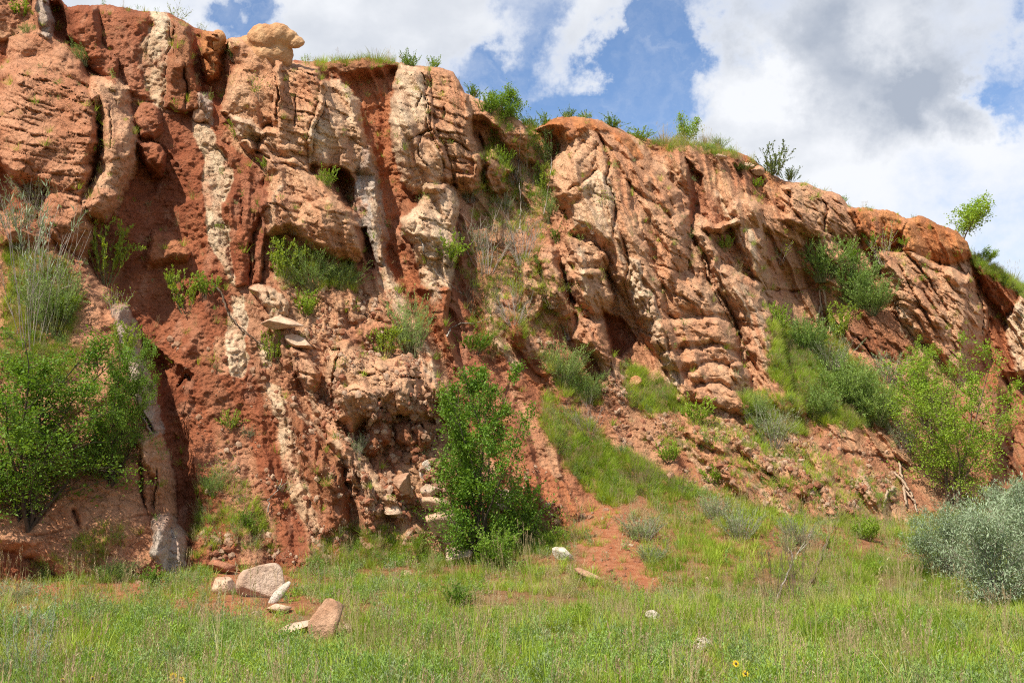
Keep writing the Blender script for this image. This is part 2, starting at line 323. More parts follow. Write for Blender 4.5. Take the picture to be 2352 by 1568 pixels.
 ('clay_ridge', 'E 1180,860 1290,880 1410,1000 1395,1110 1290,1060 1210,950', .4, 9, 'clayo', 'V', None),
 # the dome and its long body
 ('sandstone_dome', 'B 1350,850 1440,785 1560,775 1700,795 1820,850 1960,930 2060,1010 2150,1130 2280,1300 2330,1450 2351,1568 E 2351,120 F 60,330 F 270,430 F 390,660 F 450,900 F 500,1000 F 470,1260 F 300,1240 F 160,1160 E 2290,1180 E 2200,900 E 2060,720 E 1990,560 E 1850,330 E 1780,160 E 1600,40 B 1580,1560 B 1560,1400 B 1470,1330 B 1450,1200 B 1480,1090 B 1525,970 B 1480,900', 1.5, 46, 'tan', 'S', 'great smooth dome flowing down the middle of the cliff'),
 (None, 'B 1350,840 1450,780 1700,790 1960,920 2100,1080 2000,1060 1830,900 1700,880 1560,960 1480,900', .3, 20, 'orange', 'S', None),
 ('pale_face', 'B 1650,1240 1760,1130 1830,1200 1885,1400 1870,1568 E 1850,120 E 1700,40 B 1600,1568 B 1580,1380 B 1660,1330', .25, 12, 'cream', 'S', 'pale face on the front of the dome'),
 ('pale_streak', 'E 1930,190 2040,220 2060,400 2140,470 2210,690 2260,900 2300,1130 2240,1050 2170,850 2080,720 1990,540 1970,380 1990,280', .25, 9, 'cream', 'R', 'cream streak along the flank of the dome'),
 ('bedded_flank', 'B 2150,1480 2300,1480 2351,1568 F 60,20 F 130,130 F 200,300 F 270,430 F 340,580 F 200,590 F 60,540 E 2200,380 E 2180,180', .35, 18, 'tan', 'L26,.45,.20', None),
 ('pancake_ledge', 'F -140,660 100,640 330,660 400,730 430,820 300,800 100,790 -60,860 -150,780', .6, 16, 'tan', 'L5,.7,.08', 'stacked rounded ledge at the foot of the dome'),
 ('pancake_ledge', 'F -80,880 100,830 300,830 420,900 450,960 380,950 200,920 20,960 -80,960', .55, 14, 'tan', 'L5,.7,.08', None),
 ('pancake_ledge', 'F 90,1000 200,945 340,970 440,1030 440,1075 300,1060 180,1060 100,1060', .6, 12, 'tan', 'S', None),
 ('sandstone_knob', 'F 385,950 440,940 492,990 485,1045 430,1040 390,1000', .6, 8, 'tan', 'S', None),
 ('pancake_ledge', 'F 150,1100 300,1090 460,1170 470,1260 380,1270 270,1190 160,1170', .6, 12, 'tan', 'S', None),
 # right of the dome
 ('clay_slope', 'C 0,960 250,1000 420,1060 500,1200 480,1330 700,1568 F 580,0 F 300,0 C 200,1568 C 100,1300 C -60,1100', .35, 30, 'dusty', 'K', None),
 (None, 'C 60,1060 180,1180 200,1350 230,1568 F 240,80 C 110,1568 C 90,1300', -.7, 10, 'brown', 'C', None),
 ('smooth_fin', 'C 300,1568 C 400,1500 F 200,40 F 250,160 F 300,260 F 400,330 F 560,400 F 600,560 F 670,700 F 712,960 F 785,1130 F 860,1260 F 700,1240 F 600,1180 F 560,1060 F 500,900 F 400,660 F 280,420 F 180,200 F 140,0 F 150,-60', 1.15, 17, 'pink', 'S', 'long smooth pink fin right of the dome'),
 ('pale_streak', 'F 390,400 450,440 500,600 560,760 600,860 630,990 590,960 540,800 480,620 420,500', .1, 7, 'cream', 'S', None),
 ('smooth_fin', 'C 420,1340 C 560,1420 F 560,0 F 605,190 F 545,335 F 500,250 F 420,120 F 370,0 C 350,1430', .8, 13, 'pink', 'S', 'short fin with a pale edge near the skyline'),
 ('pale_streak', 'F 460,20 500,30 540,130 560,320 530,340 500,230', .1, 6, 'cream', 'S', None),
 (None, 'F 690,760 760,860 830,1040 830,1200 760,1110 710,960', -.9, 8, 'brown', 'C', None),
 ('bedded_block', 'C 480,1330 640,1400 800,1500 F 870,60 F 860,120 F 740,90 F 600,20 C 500,1450', .6, 16, 'tan', 'L30,.5,.22', None),
 ('bedded_block', 'C 730,1262 820,1232 1000,1290 1110,1310 1180,1410 1260,1568 F 1200,100 F 1000,60 F 880,60 C 760,1480', .9, 20, 'tan', 'L28,.5,.28', 'twisted bedded block on the right skyline'),
 ('orange_cap', 'C 1180,1400 1430,1398 1560,1470 F 1500,40 F 1480,130 F 1300,170 F 1240,60', .9, 16, 'orange', 'R', None),
 ('orange_cap', 'C 1540,1490 1640,1455 1800,1520 F 1870,0 F 1970,90 F 1985,190 F 1900,235 F 1800,290 F 1650,240 F 1540,150 F 1520,20', 1.5, 18, 'orange', 'S', 'overhanging orange cap rock below the lone sapling'),
 ('bedded_crag', 'F 1380,200 1560,190 1800,290 1995,350 2085,560 2085,700 2025,860 1950,965 1880,965 1700,790 1600,720 1480,560 1400,330', 1.5, 24, 'tan', 'L32,.55,.32', 'big slanting bedded crag on the right'),
 ('sandstone_knob', 'F 1820,310 1900,270 1990,310 1990,380 1890,390', .5, 8, 'tan', 'S', None),
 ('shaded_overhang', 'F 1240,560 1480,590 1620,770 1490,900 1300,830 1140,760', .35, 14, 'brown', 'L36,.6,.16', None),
 ('pale_rock', 'F 2230,640 2351,480 P 2420,700 P 2400,870 P 2340,850 P 2320,800', .7, 12, 'cream', 'R', None),
 ('sandstone_knob', 'F 2150,1250 2240,1340 2245,1500 2160,1490', .7, 9, 'brown', 'S', None),
 ('clay_face', 'P 2280,990 2352,960 2600,980 2600,1150 2270,1120', .5, 12, 'brown', 'C', None),
 # foot of the right half
 ('sandstone_strip', 'F 830,1020 905,1030 885,1215 850,1180', .4, 7, 'tan', 'S', None),
 ('clay_bench', 'F 1000,1240 1200,1260 1400,1330 1560,1480 I 1560,60 I 1200,0 I 900,-60 F 980,1440', .35, 16, 'dusty', 'R', None),
 ('foot_rock', 'F 60,1390 200,1360 420,1400 700,1568 I 1020,200 I 830,300 I 700,180 I 430,90 I 180,-60', .5, 18, 'tan', 'R', 'worn tan rock above the grassy slope'),
 ('foot_rock', 'I 280,20 430,90 640,170 830,290 830,480 600,460 440,300 330,150', .45, 14, 'dusty', 'S', None),
 ('foot_rock', 'I 850,120 930,300 1000,420 1010,620 960,560 900,420', .4, 8, 'dusty', 'S', None),
 ('foot_rock', 'I 930,-60 1100,0 1180,160 1240,380 1290,480 1120,400 1080,560 1010,400 960,200', .55, 14, 'dusty', 'S', None),
 ('foot_rock', 'I 1180,100 1400,150 1460,260 1500,330 1300,360 1240,260', .4, 12, 'dusty', 'R', None),
 ('red_slide', 'H 1130,90 1330,85 1550,200 1600,350 1750,480 1830,650 1950,800 2080,960 1850,890 1650,790 1560,640 1440,520 1370,400 1280,250', .15, 12, 'clayo', 'C', 'bare red slide of earth between the grass'),
 ('pale_outcrop', 'H 1240,700 1350,640 1540,740 1690,840 1650,910 1450,890', .35, 9, 'dusty', 'R', None),
 # lower left rock
 ('sandstone_face', 'D -500,-200 330,0 440,180 590,300 720,440 745,560 850,540 900,700 930,850 985,1000 1000,1100 1060,1290 1050,1400 1060,1568 G 1050,430 G 1130,470 G 1120,860 G 1000,830 G 470,880 G 230,700 G 0,640 G -500,640', .9, 34, 'rust', 'S', 'orange face behind the left trees'),
 ('pale_edge', 'D 780,540 860,555 930,720 990,1000 1055,1180 1090,1390 1040,1420 930,1200 850,900 800,700', .35, 10, 'grey', 'S', 'pale rounded edge of the lower left rock'),
 ('sandstone_block', 'G 950,-60 1080,-110 1140,60 1175,280 1175,440 1060,420 1050,180 960,60', .6, 13, 'pink', 'S', None),
 ('sandstone_block', 'G 1040,470 1130,430 1200,500 1250,600 1240,700 1215,860 1130,850 1040,700', .8, 15, 'grey', 'S', 'pale blunt foot of the lower left rock'),
]
# carved cracks: points, half-width (D px), depth (m)
CR = [
 ('A 645,620 660,800 680,980 650,1150 590,1330', 8, .6), ('A 1250,430 1262,560 1245,750', 4, .4), ('A 740,700 760,880 745,1020', 3, .25),
 ('A 1870,470 1880,620 1865,840', 5, .45), ('A 2000,610 1985,860', 3, .3), ('A 1700,1020 1830,1080', 4, .4), ('A 470,560 600,590', 3, .2),
 ('B 592,460 600,640 632,780 622,870 560,900 480,950', 4, .35), ('B 560,900 550,1060 610,1130', 3, .2), ('B 622,870 680,930 800,960 900,1020', 4, .3),
 ('B 575,620 530,740', 3, .2), ('B 720,700 728,800', 4, .4), ('B 740,1080 870,1100', 3, .2), ('B 400,680 520,740', 2.5, .12), ('B 700,1090 690,1230', 2.5, .15),
 ('B 1770,880 1800,1000 1835,1110 1810,1200 1880,1420 1870,1568', 6, .55), ('B 1800,975 1930,1050 2080,1150 2230,1330 2320,1480', 9, .3),
 ('B 1960,960 2100,1090 2250,1290', 10, .35), ('B 1690,930 1580,1060 1480,1150', 10, .25), ('B 1900,1180 2050,1320 2200,1420', 8, .25),
 ('B 1770,1120 1650,1230 1520,1290', 6, .2), ('E 1900,0 1960,200 1930,400 2000,640', 5, .3), ('E 2080,150 2150,260 2351,330', 4, .25),
 ('F 60,0 150,130 200,300 260,420', 5, .45), ('F 100,0 185,190 270,400 400,650 500,860 570,1060', 8, .8), ('E 2180,560 2240,620 2351,640', 4, .3),
 ('E 1500,230 1530,330 1570,480 1620,570', 9, .8), ('E 1340,180 1370,300 1400,500', 6, .5), ('E 2050,700 2160,760 2240,900', 5, .3),
 ('C 750,1260 780,1400 860,1500', 7, .6), ('C 960,1300 1020,1420 1000,1568', 4, .4), ('F 1560,200 1700,340 1850,600', 6, .5), ('F 1650,400 1760,600 1860,700', 5, .45),
 ('F 1480,240 1600,450 1740,700', 5, .4), ('F 2010,300 2070,560 2070,800', 8, .7), ('F 1780,210 1800,330', 3, .3), ('C 1200,1420 1240,1540', 5, .5),
 ('D 2215,830 2290,830 2250,1000 2240,1200', 5, .5), ('E 20,1120 130,1100 280,1170', 3, .2), ('E 130,1000 260,1010', 4, .3), ('E 280,1160 300,1260', 5, .5),
 ('E 360,1300 480,1280 600,1380', 5, .5), ('E 260,870 330,930', 3, .2), ('E 440,1010 560,1020', 3, .25), ('F 550,560 620,600', 3, .25), ('F 400,635 480,640', 3, .2),
 ('G 950,0 945,160 1000,430', 6, .5), ('G 1050,100 1045,420', 4, .35), ('D 930,1220 1000,1320 1040,1400', 5, .5), ('G 500,380 540,520', 8, .3),
 ('I 430,20 640,160 700,200', 4, .35), ('I 640,180 740,280', 4, .4), ('I 860,0 880,150', 4, .4), ('I 1180,200 1260,440', 6, .4), ('I 970,180 980,380', 6, .4),
 ('F 1190,740 1370,900', 4, .5), ('B 960,900 1000,1020', 6, .5), ('B 1100,1000 1250,1290', 6, .4), ('F 620,430 800,450 900,430', 4, .3),
 ('D 1690,60 1690,400', 3, .35), ('D 1780,120 1775,360', 4, .4), ('A 1620,1300 1640,1568', 3, .2), ('H 1420,420 1500,480 1440,560 1640,680', 3, .25),
 ('A 1180,150 1170,400', 4, .4), ('A 1960,1120 2000,1140', 3, .2), ('D 1200,1090 1260,1000 1290,1060', 5, .4),
]

# long ribs that sweep down to the right: points, half-width, height
RB = [('P 1385,320 P 1425,480 P 1480,620 P 1530,800 P 1548,920', 20, .40), ('P 1480,330 P 1560,480 P 1640,680 P 1700,900', 22, .35), ('P 1600,460 P 1680,640 P 1740,760 P 1800,900', 18, .35),
 ('P 1655,370 P 1720,520 P 1765,640 P 1805,820', 20, .35), ('P 1300,540 P 1340,700 P 1400,850 P 1430,960', 18, .45), ('P 1230,520 P 1285,690 P 1370,820', 16, .40), ('P 1750,430 P 1850,520 P 1960,610', 16, .3),
 ('P 1870,1000 P 1890,1100 P 1900,1230', 16, .35), ('P 1560,950 P 1650,1060 P 1800,1180 P 1850,1290', 22, .4), ('P 1640,960 P 1760,1070 P 1900,1140', 18, .3), ('P 1160,640 P 1190,760 P 1280,880 P 1320,960', 16, .35),
 ('P 1450,340 P 1520,430 P 1600,560', 18, .3), ('P 1350,300 P 1330,420 P 1290,480', 18, .2), ('P 2060,600 P 2140,720 P 2190,860', 18, .3), ('P 1980,690 P 2080,790 P 2130,880', 18, .25),
 ('P 640,880 P 700,1000 P 760,1120 P 790,1210', 14, .3), ('P 740,930 P 800,1060 P 850,1170 P 900,1250', 14, .25), ('P 600,640 P 640,760 P 690,880', 14, .3), ('P 880,640 P 960,780 P 1010,900', 14, .25),
 ('P 1420,340 P 1500,470 P 1580,620 P 1640,760', 14, .3), ('P 1540,350 P 1610,450 P 1660,560', 14, .25), ('P 1800,450 P 1900,560 P 1960,640', 14, .3), ('P 1360,480 P 1420,620 P 1460,760', 14, .3), ('P 1700,640 P 1760,760 P 1850,900', 16, .3), ('P 2000,560 P 2100,660 P 2190,780', 14, .3), ('P 2050,640 P 2120,760 P 2160,860', 12, .25), ('P 2110,600 P 2190,700 P 2230,820', 12, .25), ('P 1270,480 P 1330,600 P 1380,720', 14, .3), ('P 1840,1020 P 1960,1100 P 2050,1180', 16, .3)]
# thin pale streaks that lie flush in the rock: points, half-width
ST = [('P 470,300 P 490,420 P 505,560 P 535,640', 7), ('P 850,420 P 885,620 P 950,750 P 1010,860', 11), ('P 1425,560 P 1475,680 P 1525,800 P 1550,900', 14), ('P 1690,600 P 1745,740 P 1790,860', 7),
 ('P 615,880 P 655,1000 P 690,1130 P 735,1220', 8), ('P 1130,680 P 1150,780 P 1200,860', 12), ('P 870,620 P 930,730 P 1000,870', 12), ('P 770,1000 P 850,1180', 9), ('P 1645,430 P 1690,540 P 1735,620', 6),
 ('P 1385,400 P 1410,520 P 1430,600', 10), ('P 1560,1000 P 1640,1120', 12), ('P 1980,1060 P 2000,1180', 9), ('P 2050,700 P 2120,800 P 2160,860', 16), ('P 975,450 P 990,560 P 1000,700', 12), ('P 700,850 P 730,960', 8),
 ('P 760,180 P 790,260 P 830,380', 10), ('P 640,420 P 620,520 P 640,640', 7), ('P 525,690 P 540,860', 9), ('P 1330,560 P 1350,700', 8), ('P 1710,1080 P 1820,1200', 8), ('P 2330,760 P 2360,900', 12)]

# grid over the cliff: columns run across, rows run from the skyline down
xin = np.arange(-40, 2393, 2.35)
xs = np.concatenate([np.arange(-900, -300, 22.), np.arange(-300, -42, 5.), xin, np.arange(2397, 2700, 5.), np.arange(2710, 3300, 22.)])
NR = 548
YB = 1450.
sky_y = np.interp(xs, SKY[:, 0], SKY[:, 1])
sky_y = sky_y + 5 * fbm(xs / 34., xs * 0, 4, 3) + 1.5 * gn(xs / 5., xs * 0 + 3, 5)
v = np.linspace(0, 1, NR)
PX = np.broadcast_to(xs, (NR, len(xs))).copy()
PY = sky_y[None, :] + (YB - sky_y[None, :]) * v[:, None]
RX, RZ = rayD(PX, PY)
YBASE = base_y(PX, PY)
XB = YBASE * RX; ZB = YBASE * RZ
WX = PX + 9 * fbm(PX / 70, PY / 70, 3, 11) + 4.5 * fbm(PX / 16, PY / 16, 3, 12)
WY = PY + 9 * fbm(PX / 70, PY / 70, 3, 13) + 4.5 * fbm(PX / 16, PY / 16, 3, 14)
D = 0.35 * fbm(XB / 3.2, ZB / 4.5, 4, 21)
ZONE = np.full(PX.shape, -1, int)
COLR = np.zeros(PX.shape + (3,)); TEXW = np.ones(PX.shape)

def t_clay(X, Z, fl=.05):
    r = 1 - np.abs(gn(X / .55 + .6 * gn(X / 1.5, Z / 3, 8), Z / 3.2, 31)) * 2
    w1, _, _ = worley(X / .13, Z / .11, 33)
    w2, _, _ = worley(X / .42 + .3 * gn(X / .3, Z / .3, 3), Z / .42, 35)
    pit = np.clip(.55 - w2, 0, 1) * sst(gn(X / 1.3, Z / 1.3, 36), -.1, .4)
    return .20 * fbm(X / 1.1, Z / 1.4, 4, 32) + fl * r - .05 * w1 + .12 * pit + .07 * fbm(X / .3, Z / .22, 3, 37) + .045 * fbm(X / .1, Z / .08, 2, 34)
def t_flute(X, Z):
    r = 1 - np.abs(gn(X / .42 + .35 * Z / 1.2 + .3 * gn(X, Z / 2, 6), Z / 3.5, 41)) * 2
    return t_clay(X, Z, 0) * .7 + .20 * r
def t_vein(X, Z):
    qx = X + .20 * fbm(X / .3, Z / .3, 3, 2); qz = Z + .20 * fbm(X / .3, Z / .3, 3, 4); a, b_, _ = worley(qx / .21, qz / .17, 51); c, d_, _ = worley(qx / .10, qz / .09, 52)
    return .22 * fbm(X / .8, Z / .8, 5, 53, .6) - .07 * a - .045 * c + .05 * np.minimum(b_ - a, .3)
def t_smooth(X, Z):
    q = X * .93 + Z * .30; s = -X * .35 + Z * .94
    r = np.abs(gn(q / 1.9, s / .8, 61)); c = np.exp(-(r / .035) ** 2) * sst(gn(X / 2, Z / 2, 66), -.1, .3)
    pit = np.clip(gn(X / .2, Z / .17, 68) - .55, 0, 1) * .18
    return .26 * fbm(X / 2.0, Z / 2.4, 3, 62) + .06 * fbm(X / .5, Z / .42, 3, 63) - .07 * c - pit + .015 * fbm(X / .1, Z / .1, 2, 64) + t_ledge(X, Z, 22, .40, .075) + .5 * t_chip(X, Z)
def t_chip(X, Z):
    qx = X + .3 * Z + .3 * fbm(X / .6, Z / .6, 3, 210); qz = Z + .3 * fbm(X / .6, Z / .6, 3, 211)
    f1, f2, iv = worley(qx / .55, qz / .30, 212); g1, g2, iw = worley(qx / .16, qz / .10, 213)
    return .08 * (iv - .5) + .035 * sst(f2 - f1, 0, .07) + .03 * (iw - .5)
def t_rough(X, Z):
    qx = X + .45 * Z + .5 * fbm(X / .9, Z / .9, 3, 77); qz = Z - .25 * X + .5 * fbm(X / .9, Z / .9, 3, 78)
    f1, f2, i1 = worley(qx / .7, qz / 1.2, 71); g1, g2, i2 = worley(qx / .28, qz / .4, 72)
    e = sst(f2 - f1, 0, .22); e2 = sst(g2 - g1, 0, .3)
    k1 = sst(fbm(X / 1.7, Z / 1.7, 2, 75), -.15, .3)
    return .24 * (i1 - .5) * k1 + .10 * e * k1 + .08 * (i2 - .5) + .03 * e2 + .26 * fbm(X / 1.2, Z / 1.2, 5, 73, .6) + .03 * fbm(X / .1, Z / .1, 2, 74) + t_ledge(X, Z, 22, .5, .13)
def t_ledge(X, Z, ang, sp, amp):
    a = math.radians(ang)
    t = (Z * math.cos(a) + X * math.sin(a)) / sp + .95 * fbm(X / 2.2, Z / 1.5, 4, 81) + .14 * gn(X / .4, Z / .3, 84)
    o = 0
    for k, (f_, w_) in enumerate(((1., 1.), (2.37, .5), (5.1, .22))):
        tt = t * f_ + .31 * k; i = np.floor(tt); f = tt - i
        am = .35 + .65 * _h(i, i * 0 + k, 82)
        msk = sst(gn(X / (1.1 / f_ ** .5) + i * 3.7, Z / 2.5, 83 + k), -.25, .3)
        o = o + w_ * am * msk * (np.minimum(f / .14, 1) * np.sqrt(np.clip(1 - f ** 2.2, 0, 1)) - .6)
    return amp * o
def tex(kind, X, Z):
    if kind == 'C': return t_clay(X, Z)
    if kind == 'K': return t_flute(X, Z)
    if kind == 'V': return t_vein(X, Z)
    if kind == 'S': return t_smooth(X, Z)
    if kind == 'R': return t_rough(X, Z)
    a, s, m = map(float, kind[1:].split(','))
    return t_ledge(X, Z, a, s, m) + t_chip(X, Z) + .10 * fbm(X / 1.3, Z / 1.3, 3, 91) + .03 * fbm(X / .25, Z / .18, 3, 92) + .012 * fbm(X / .09, Z / .08, 2, 93)
def paint(ck, X, Z, px, py):
    c1, c2 = (np.array(q) for q in PAL[ck])
    n = sst(fbm(X / 1.5, Z / 1.9, 4, 101) + .35 * fbm(X / .3, Z / .3, 3, 102), -.35, .35)[..., None]
    c = c1 * n + c2 * (1 - n)
    if ck not in ('clay', 'clayo', 'brown'):
        band = sst(gn((X * .25 + Z) / .16 + .8 * fbm(X / 1.5, Z / 1.5, 2, 105), X / 3, 104), .05, .5)[..., None]
        c = c * (1 - .16 * band)
        st = sst(fbm(X / .35, Z / 2.2, 3, 106), .12, .42)[..., None]
        c = c * (1 - .28 * st) + np.array((.42, .19, .105)) * (.28 * st)
    else:
        wash = sst(fbm(X / 1.8 + .3 * Z, Z / 4.5, 4, 111), .0, .4)[..., None]; c = c * (1 - .45 * wash) + np.array((.43, .20, .115)) * (.45 * wash)
        damp = sst(fbm(X / 1.4, Z / 2.6, 4, 112), .12, .42)[..., None]; c = c * (1 - .30 * damp)
        fl = sst(fbm(X / .5, Z / .9, 4, 107), .18, .45)[..., None]
        c = c * (1 - .35 * fl) + np.array((.50, .27, .17)) * (.35 * fl)
    sp = fbm(X / .07, Z / .07, 2, 108)[..., None]
    return c * (1 + .22 * sp)

sq = XB + .42 * ZB + .5 * fbm(XB / 2.5, ZB / 2.5, 3, 15)
rib = gn(sq / .75, (ZB - .4 * XB) / 6., 16); rib2 = gn(sq / .28, (ZB - .4 * XB) / 2.2, 17)
rw = sst(PX, 380, 700)
D += rw * (.26 * (1 - np.abs(rib) * 2.2) + .11 * (1 - np.abs(rib2) * 2)) - rw * .1
D += .10 * np.clip(.6 - worley(XB / .5, ZB / .42, 18)[0], 0, 1) * sst(fbm(XB / 2, ZB / 2, 2, 19), -.1, .3)
TT = t_clay(XB, ZB); COLR[:] = paint('clay', XB, ZB, PX, PY)
bandc = sst(gn(sq / .9, (ZB - .4 * XB) / 9., 20), .08, .3)[..., None] * (rw * .75)[..., None]
COLR[:] = COLR * (1 - bandc) + paint('pink', XB, ZB, PX, PY) * bandc
# lower right talus is dustier than the red gullies
lowR = sst(PX, 1050, 1500) [..., None]
COLR[:] = COLR * (1 - lowR * .75) + paint('dusty', XB, ZB, PX, PY) * lowR * .75
upO = (sst(PX, 1000, 1300) * (1 - sst(PY - np.interp(PX, SKY[:, 0], SKY[:, 1]), 10, 90)))[..., None] * .7
COLR[:] = COLR * (1 - upO) + paint('orange', XB, ZB, PX, PY) * upO
rim = (sst(PX, 690, 740) * (1 - sst(PX, 900, 940)) * (1 - sst(PY, 150, 185)))[..., None] * .8
COLR[:] = COLR * (1 - rim) + np.array((.34, .15, .07)) * rim
for zi, (nm, sp, h, e, ck, tk, lb) in enumerate(B):
    P = pts(sp); x0, y0 = P.min(0) - 16; x1, y1 = P.max(0) + 16
    m = (WX > x0) & (WX < x1) & (WY > y0) & (WY < y1)
    if not m.any(): continue
    px, py = WX[m], WY[m]; X, Z = XB[m], ZB[m]
    sd = poly_sd(px, py, P)
    if nm and h > .3 and tk != 'V': sd = sd + (8 if tk[0] in 'SL' else 5)
    ev = e * 1.05 * (1 + .55 * fbm(px / (e * 1.6 + 8), py / (e * 1.6 + 8), 2, 200 + zi))
    q = np.clip(sd / ev, 0, 1); prof = .6 * np.sqrt(1 - (1 - q) ** 2) + .4 * q * q * (3 - 2 * q)
    wob = fbm(px / 22, py / 22, 3, 300 + zi)
    if tk == 'V': h = h * .35; sd = sd + 3
    d = D[m]
    if ck:
        if e >= 50: a = sst(sd + 50 * wob, -10, 40)
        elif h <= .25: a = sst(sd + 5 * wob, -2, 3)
        elif tk == 'V': a = sst(sd + 17 * wob, -2, 3) * (.45 + .55 * sst(sd + 16 * wob, 0, 12))
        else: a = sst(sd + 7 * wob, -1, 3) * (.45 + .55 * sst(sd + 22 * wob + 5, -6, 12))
        ed = sst(sd, 0, e * .6)
        if tk:
            k = sst(sd, -2, 6 if e < 50 else 60)
            TT[m] = TT[m] * (1 - k) + k * tex(tk, X, Z)     # own surface replaces the one below
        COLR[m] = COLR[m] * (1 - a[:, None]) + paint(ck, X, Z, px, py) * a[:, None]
        if ck not in ('clay', 'clayo'):
            du = (sst(fbm(X / .9, Z / 1.3, 4, 400 + zi) + .25 * fbm(X / .2, Z / .2, 2, 401), .08, .38) * a * (.78 if tk == 'V' else .38))[:, None]
            COLR[m] = COLR[m] * (1 - du) + np.array((.45, .215, .125)) * du
        TEXW[m] = TEXW[m] * (1 - a) + a * (1. if ck in ('clay', 'clayo', 'brown') else 0.35)
        if nm:
            zz = ZONE[m]; zz[sd > 0] = zi; ZONE[m] = zz
    if nm and h > .3: prof = prof * (1 - .5 * sst((py - P[:, 1].min()) / (np.ptp(P[:, 1]) + 1), .5, 1.02))
    D[m] = d + h * prof
for sp, w, hh in RB:
    P = pts(sp); x0, y0 = P.min(0) - w * 3 - 10; x1, y1 = P.max(0) + w * 3 + 10
    m = (WX > x0) & (WX < x1) & (WY > y0) & (WY < y1)
    dd, tt = line_d(WX[m], WY[m], P); ww = w * (1 + .4 * fbm(WX[m] / 40, WY[m] / 40, 2, 555))
    q = np.clip(1 - dd / (ww * 1.5), 0, 1); D[m] += hh * np.sqrt(1 - (1 - q) ** 2) * np.clip(np.minimum(tt, 1 - tt) * 5, 0, 1)
for k_, (sp, w) in enumerate(ST):
    P = pts(sp); x0, y0 = P.min(0) - w * 3 - 10; x1, y1 = P.max(0) + w * 3 + 10
    m = (WX > x0) & (WX < x1) & (WY > y0) & (WY < y1)
    dd, tt = line_d(WX[m], WY[m], P); nz_ = fbm(PX[m] / 14, PY[m] / 22, 4, 560 + k_, .65)
    a = sst(w * (1 + 1.3 * nz_) - dd, -1.5, 2.5) * sst(np.minimum(tt, 1 - tt) + .12 * nz_, 0, .08) * sst(fbm(PX[m] / 30, PY[m] / 30, 3, 590), -.35, -.05) * .85
    COLR[m] = COLR[m] * (1 - a[:, None]) + paint('cream', XB[m], ZB[m], PX[m], PY[m]) * a[:, None]
    D[m] += .03 * a
for sp, w, dep in CR:
    P = pts(sp); x0, y0 = P.min(0) - w * 3 - 10; x1, y1 = P.max(0) + w * 3 + 10
    m = (WX > x0) & (WX < x1) & (WY > y0) & (WY < y1)
    if not m.any(): continue
    dd, tt = line_d(WX[m], WY[m], P)
    w = w * (.5 if w < 7 else .62); prof = np.exp(-(dd / w) ** 1.3) * np.clip(np.minimum(tt, 1 - tt) * 6, .25, 1)
    D[m] -= dep * prof
D += TT + .16 * fbm(XB / .9, ZB / .9, 4, 511, .55)
# crest rounding
ck_ = (PY - sky_y[None, :]); q = np.clip(ck_ / 16., 0, 1)
D -= .9 * (1 - np.sqrt(1 - (1 - q) ** 2))
YS = YBASE - D
XS = YS * RX; ZS = YS * RZ
# plateau rows that run back from the crest
bk = [1.2, 3.5, 8, 16, 30, 60, 90]
zr = [-.12, -.3, -.4, -.6, -1.5, -6, -18]
Xa = [XS]; Ya = [YS]; Za = [ZS]
for d_, z_ in zip(bk, zr):
    jit = .25 * gn(XS[0] / 1.5, XS[0] * 0 + d_, 7)
    Xa.insert(0, XS[0:1] * (1 + d_ / 60)); Ya.insert(0, YS[0:1] + d_); Za.insert(0, ZS[0:1] + z_ + jit - .0)
nb = len(bk)
XF = np.vstack(Xa); YF = np.vstack(Ya); ZF = np.vstack(Za)
CF = np.concatenate([np.broadcast_to(np.array((.30, .17, .09)), (nb, len(xs), 3)), COLR]); TF = np.vstack([np.ones((nb, len(xs))), TEXW])
NRF, NC = XF.shape
V = np.stack([XF, YF, ZF], -1).reshape(-1, 3)
idx = np.arange(NRF * NC).reshape(NRF, NC)
F = np.stack([idx[:-1, :-1], idx[1:, :-1], idx[1:, 1:], idx[:-1, 1:]], -1)
ZF_ = np.vstack([np.full((nb, NC), -1), ZONE])
fz = ZF_[:-1, :-1]
# cells whose whole quad is deep under the ground are dropped
under = (ZF < gz(XF, YF) - 1.2) & (np.arange(NRF)[:, None] > nb + 200)
keep = ~(under[:-1, :-1] & under[1:, :-1] & under[1:, 1:] & under[:-1, 1:])
fn = np.cross(V[F[..., 2]] - V[F[..., 0]], V[F[..., 3]] - V[F[..., 1]])
N = np.zeros((NRF, NC, 3))
N[:-1, :-1] += fn; N[1:, :-1] += fn; N[1:, 1:] += fn; N[:-1, 1:] += fn
N /= np.linalg.norm(N, axis=-1, keepdims=True) + 1e-12
N = N.reshape(-1, 3); CFf = CF.reshape(-1, 3); TFf = TF.reshape(-1)

def mesh_np(name, verts, faces, mat=None, col=None, tw=None, nrm=None, smooth=True):
    me = bpy.data.meshes.new(name); nf, k = faces.shape
    me.vertices.add(len(verts)); me.vertices.foreach_set('co', np.ascontiguousarray(verts, np.float32).ravel())
    me.loops.add(nf * k); me.loops.foreach_set('vertex_index', np.ascontiguousarray(faces, np.int32).ravel())
    me.polygons.add(nf); me.polygons.foreach_set('loop_start', np.arange(0, nf * k, k, dtype=np.int32))
    me.polygons.foreach_set('use_smooth', np.full(nf, smooth))
    me.update(calc_edges=True)
    if col is not None:
        a = me.color_attributes.new('Col', 'FLOAT_COLOR', 'POINT')
        a.data.foreach_set('color', np.concatenate([col, np.ones((len(col), 1))], 1).astype(np.float32).ravel())
    if tw is not None:
        a = me.attributes.new('clay', 'FLOAT', 'POINT'); a.data.foreach_set('value', tw.astype(np.float32))
    if nrm is not None:
        me.normals_split_custom_set_from_vertices(nrm.tolist())
    if mat: me.materials.append(mat)
    return me

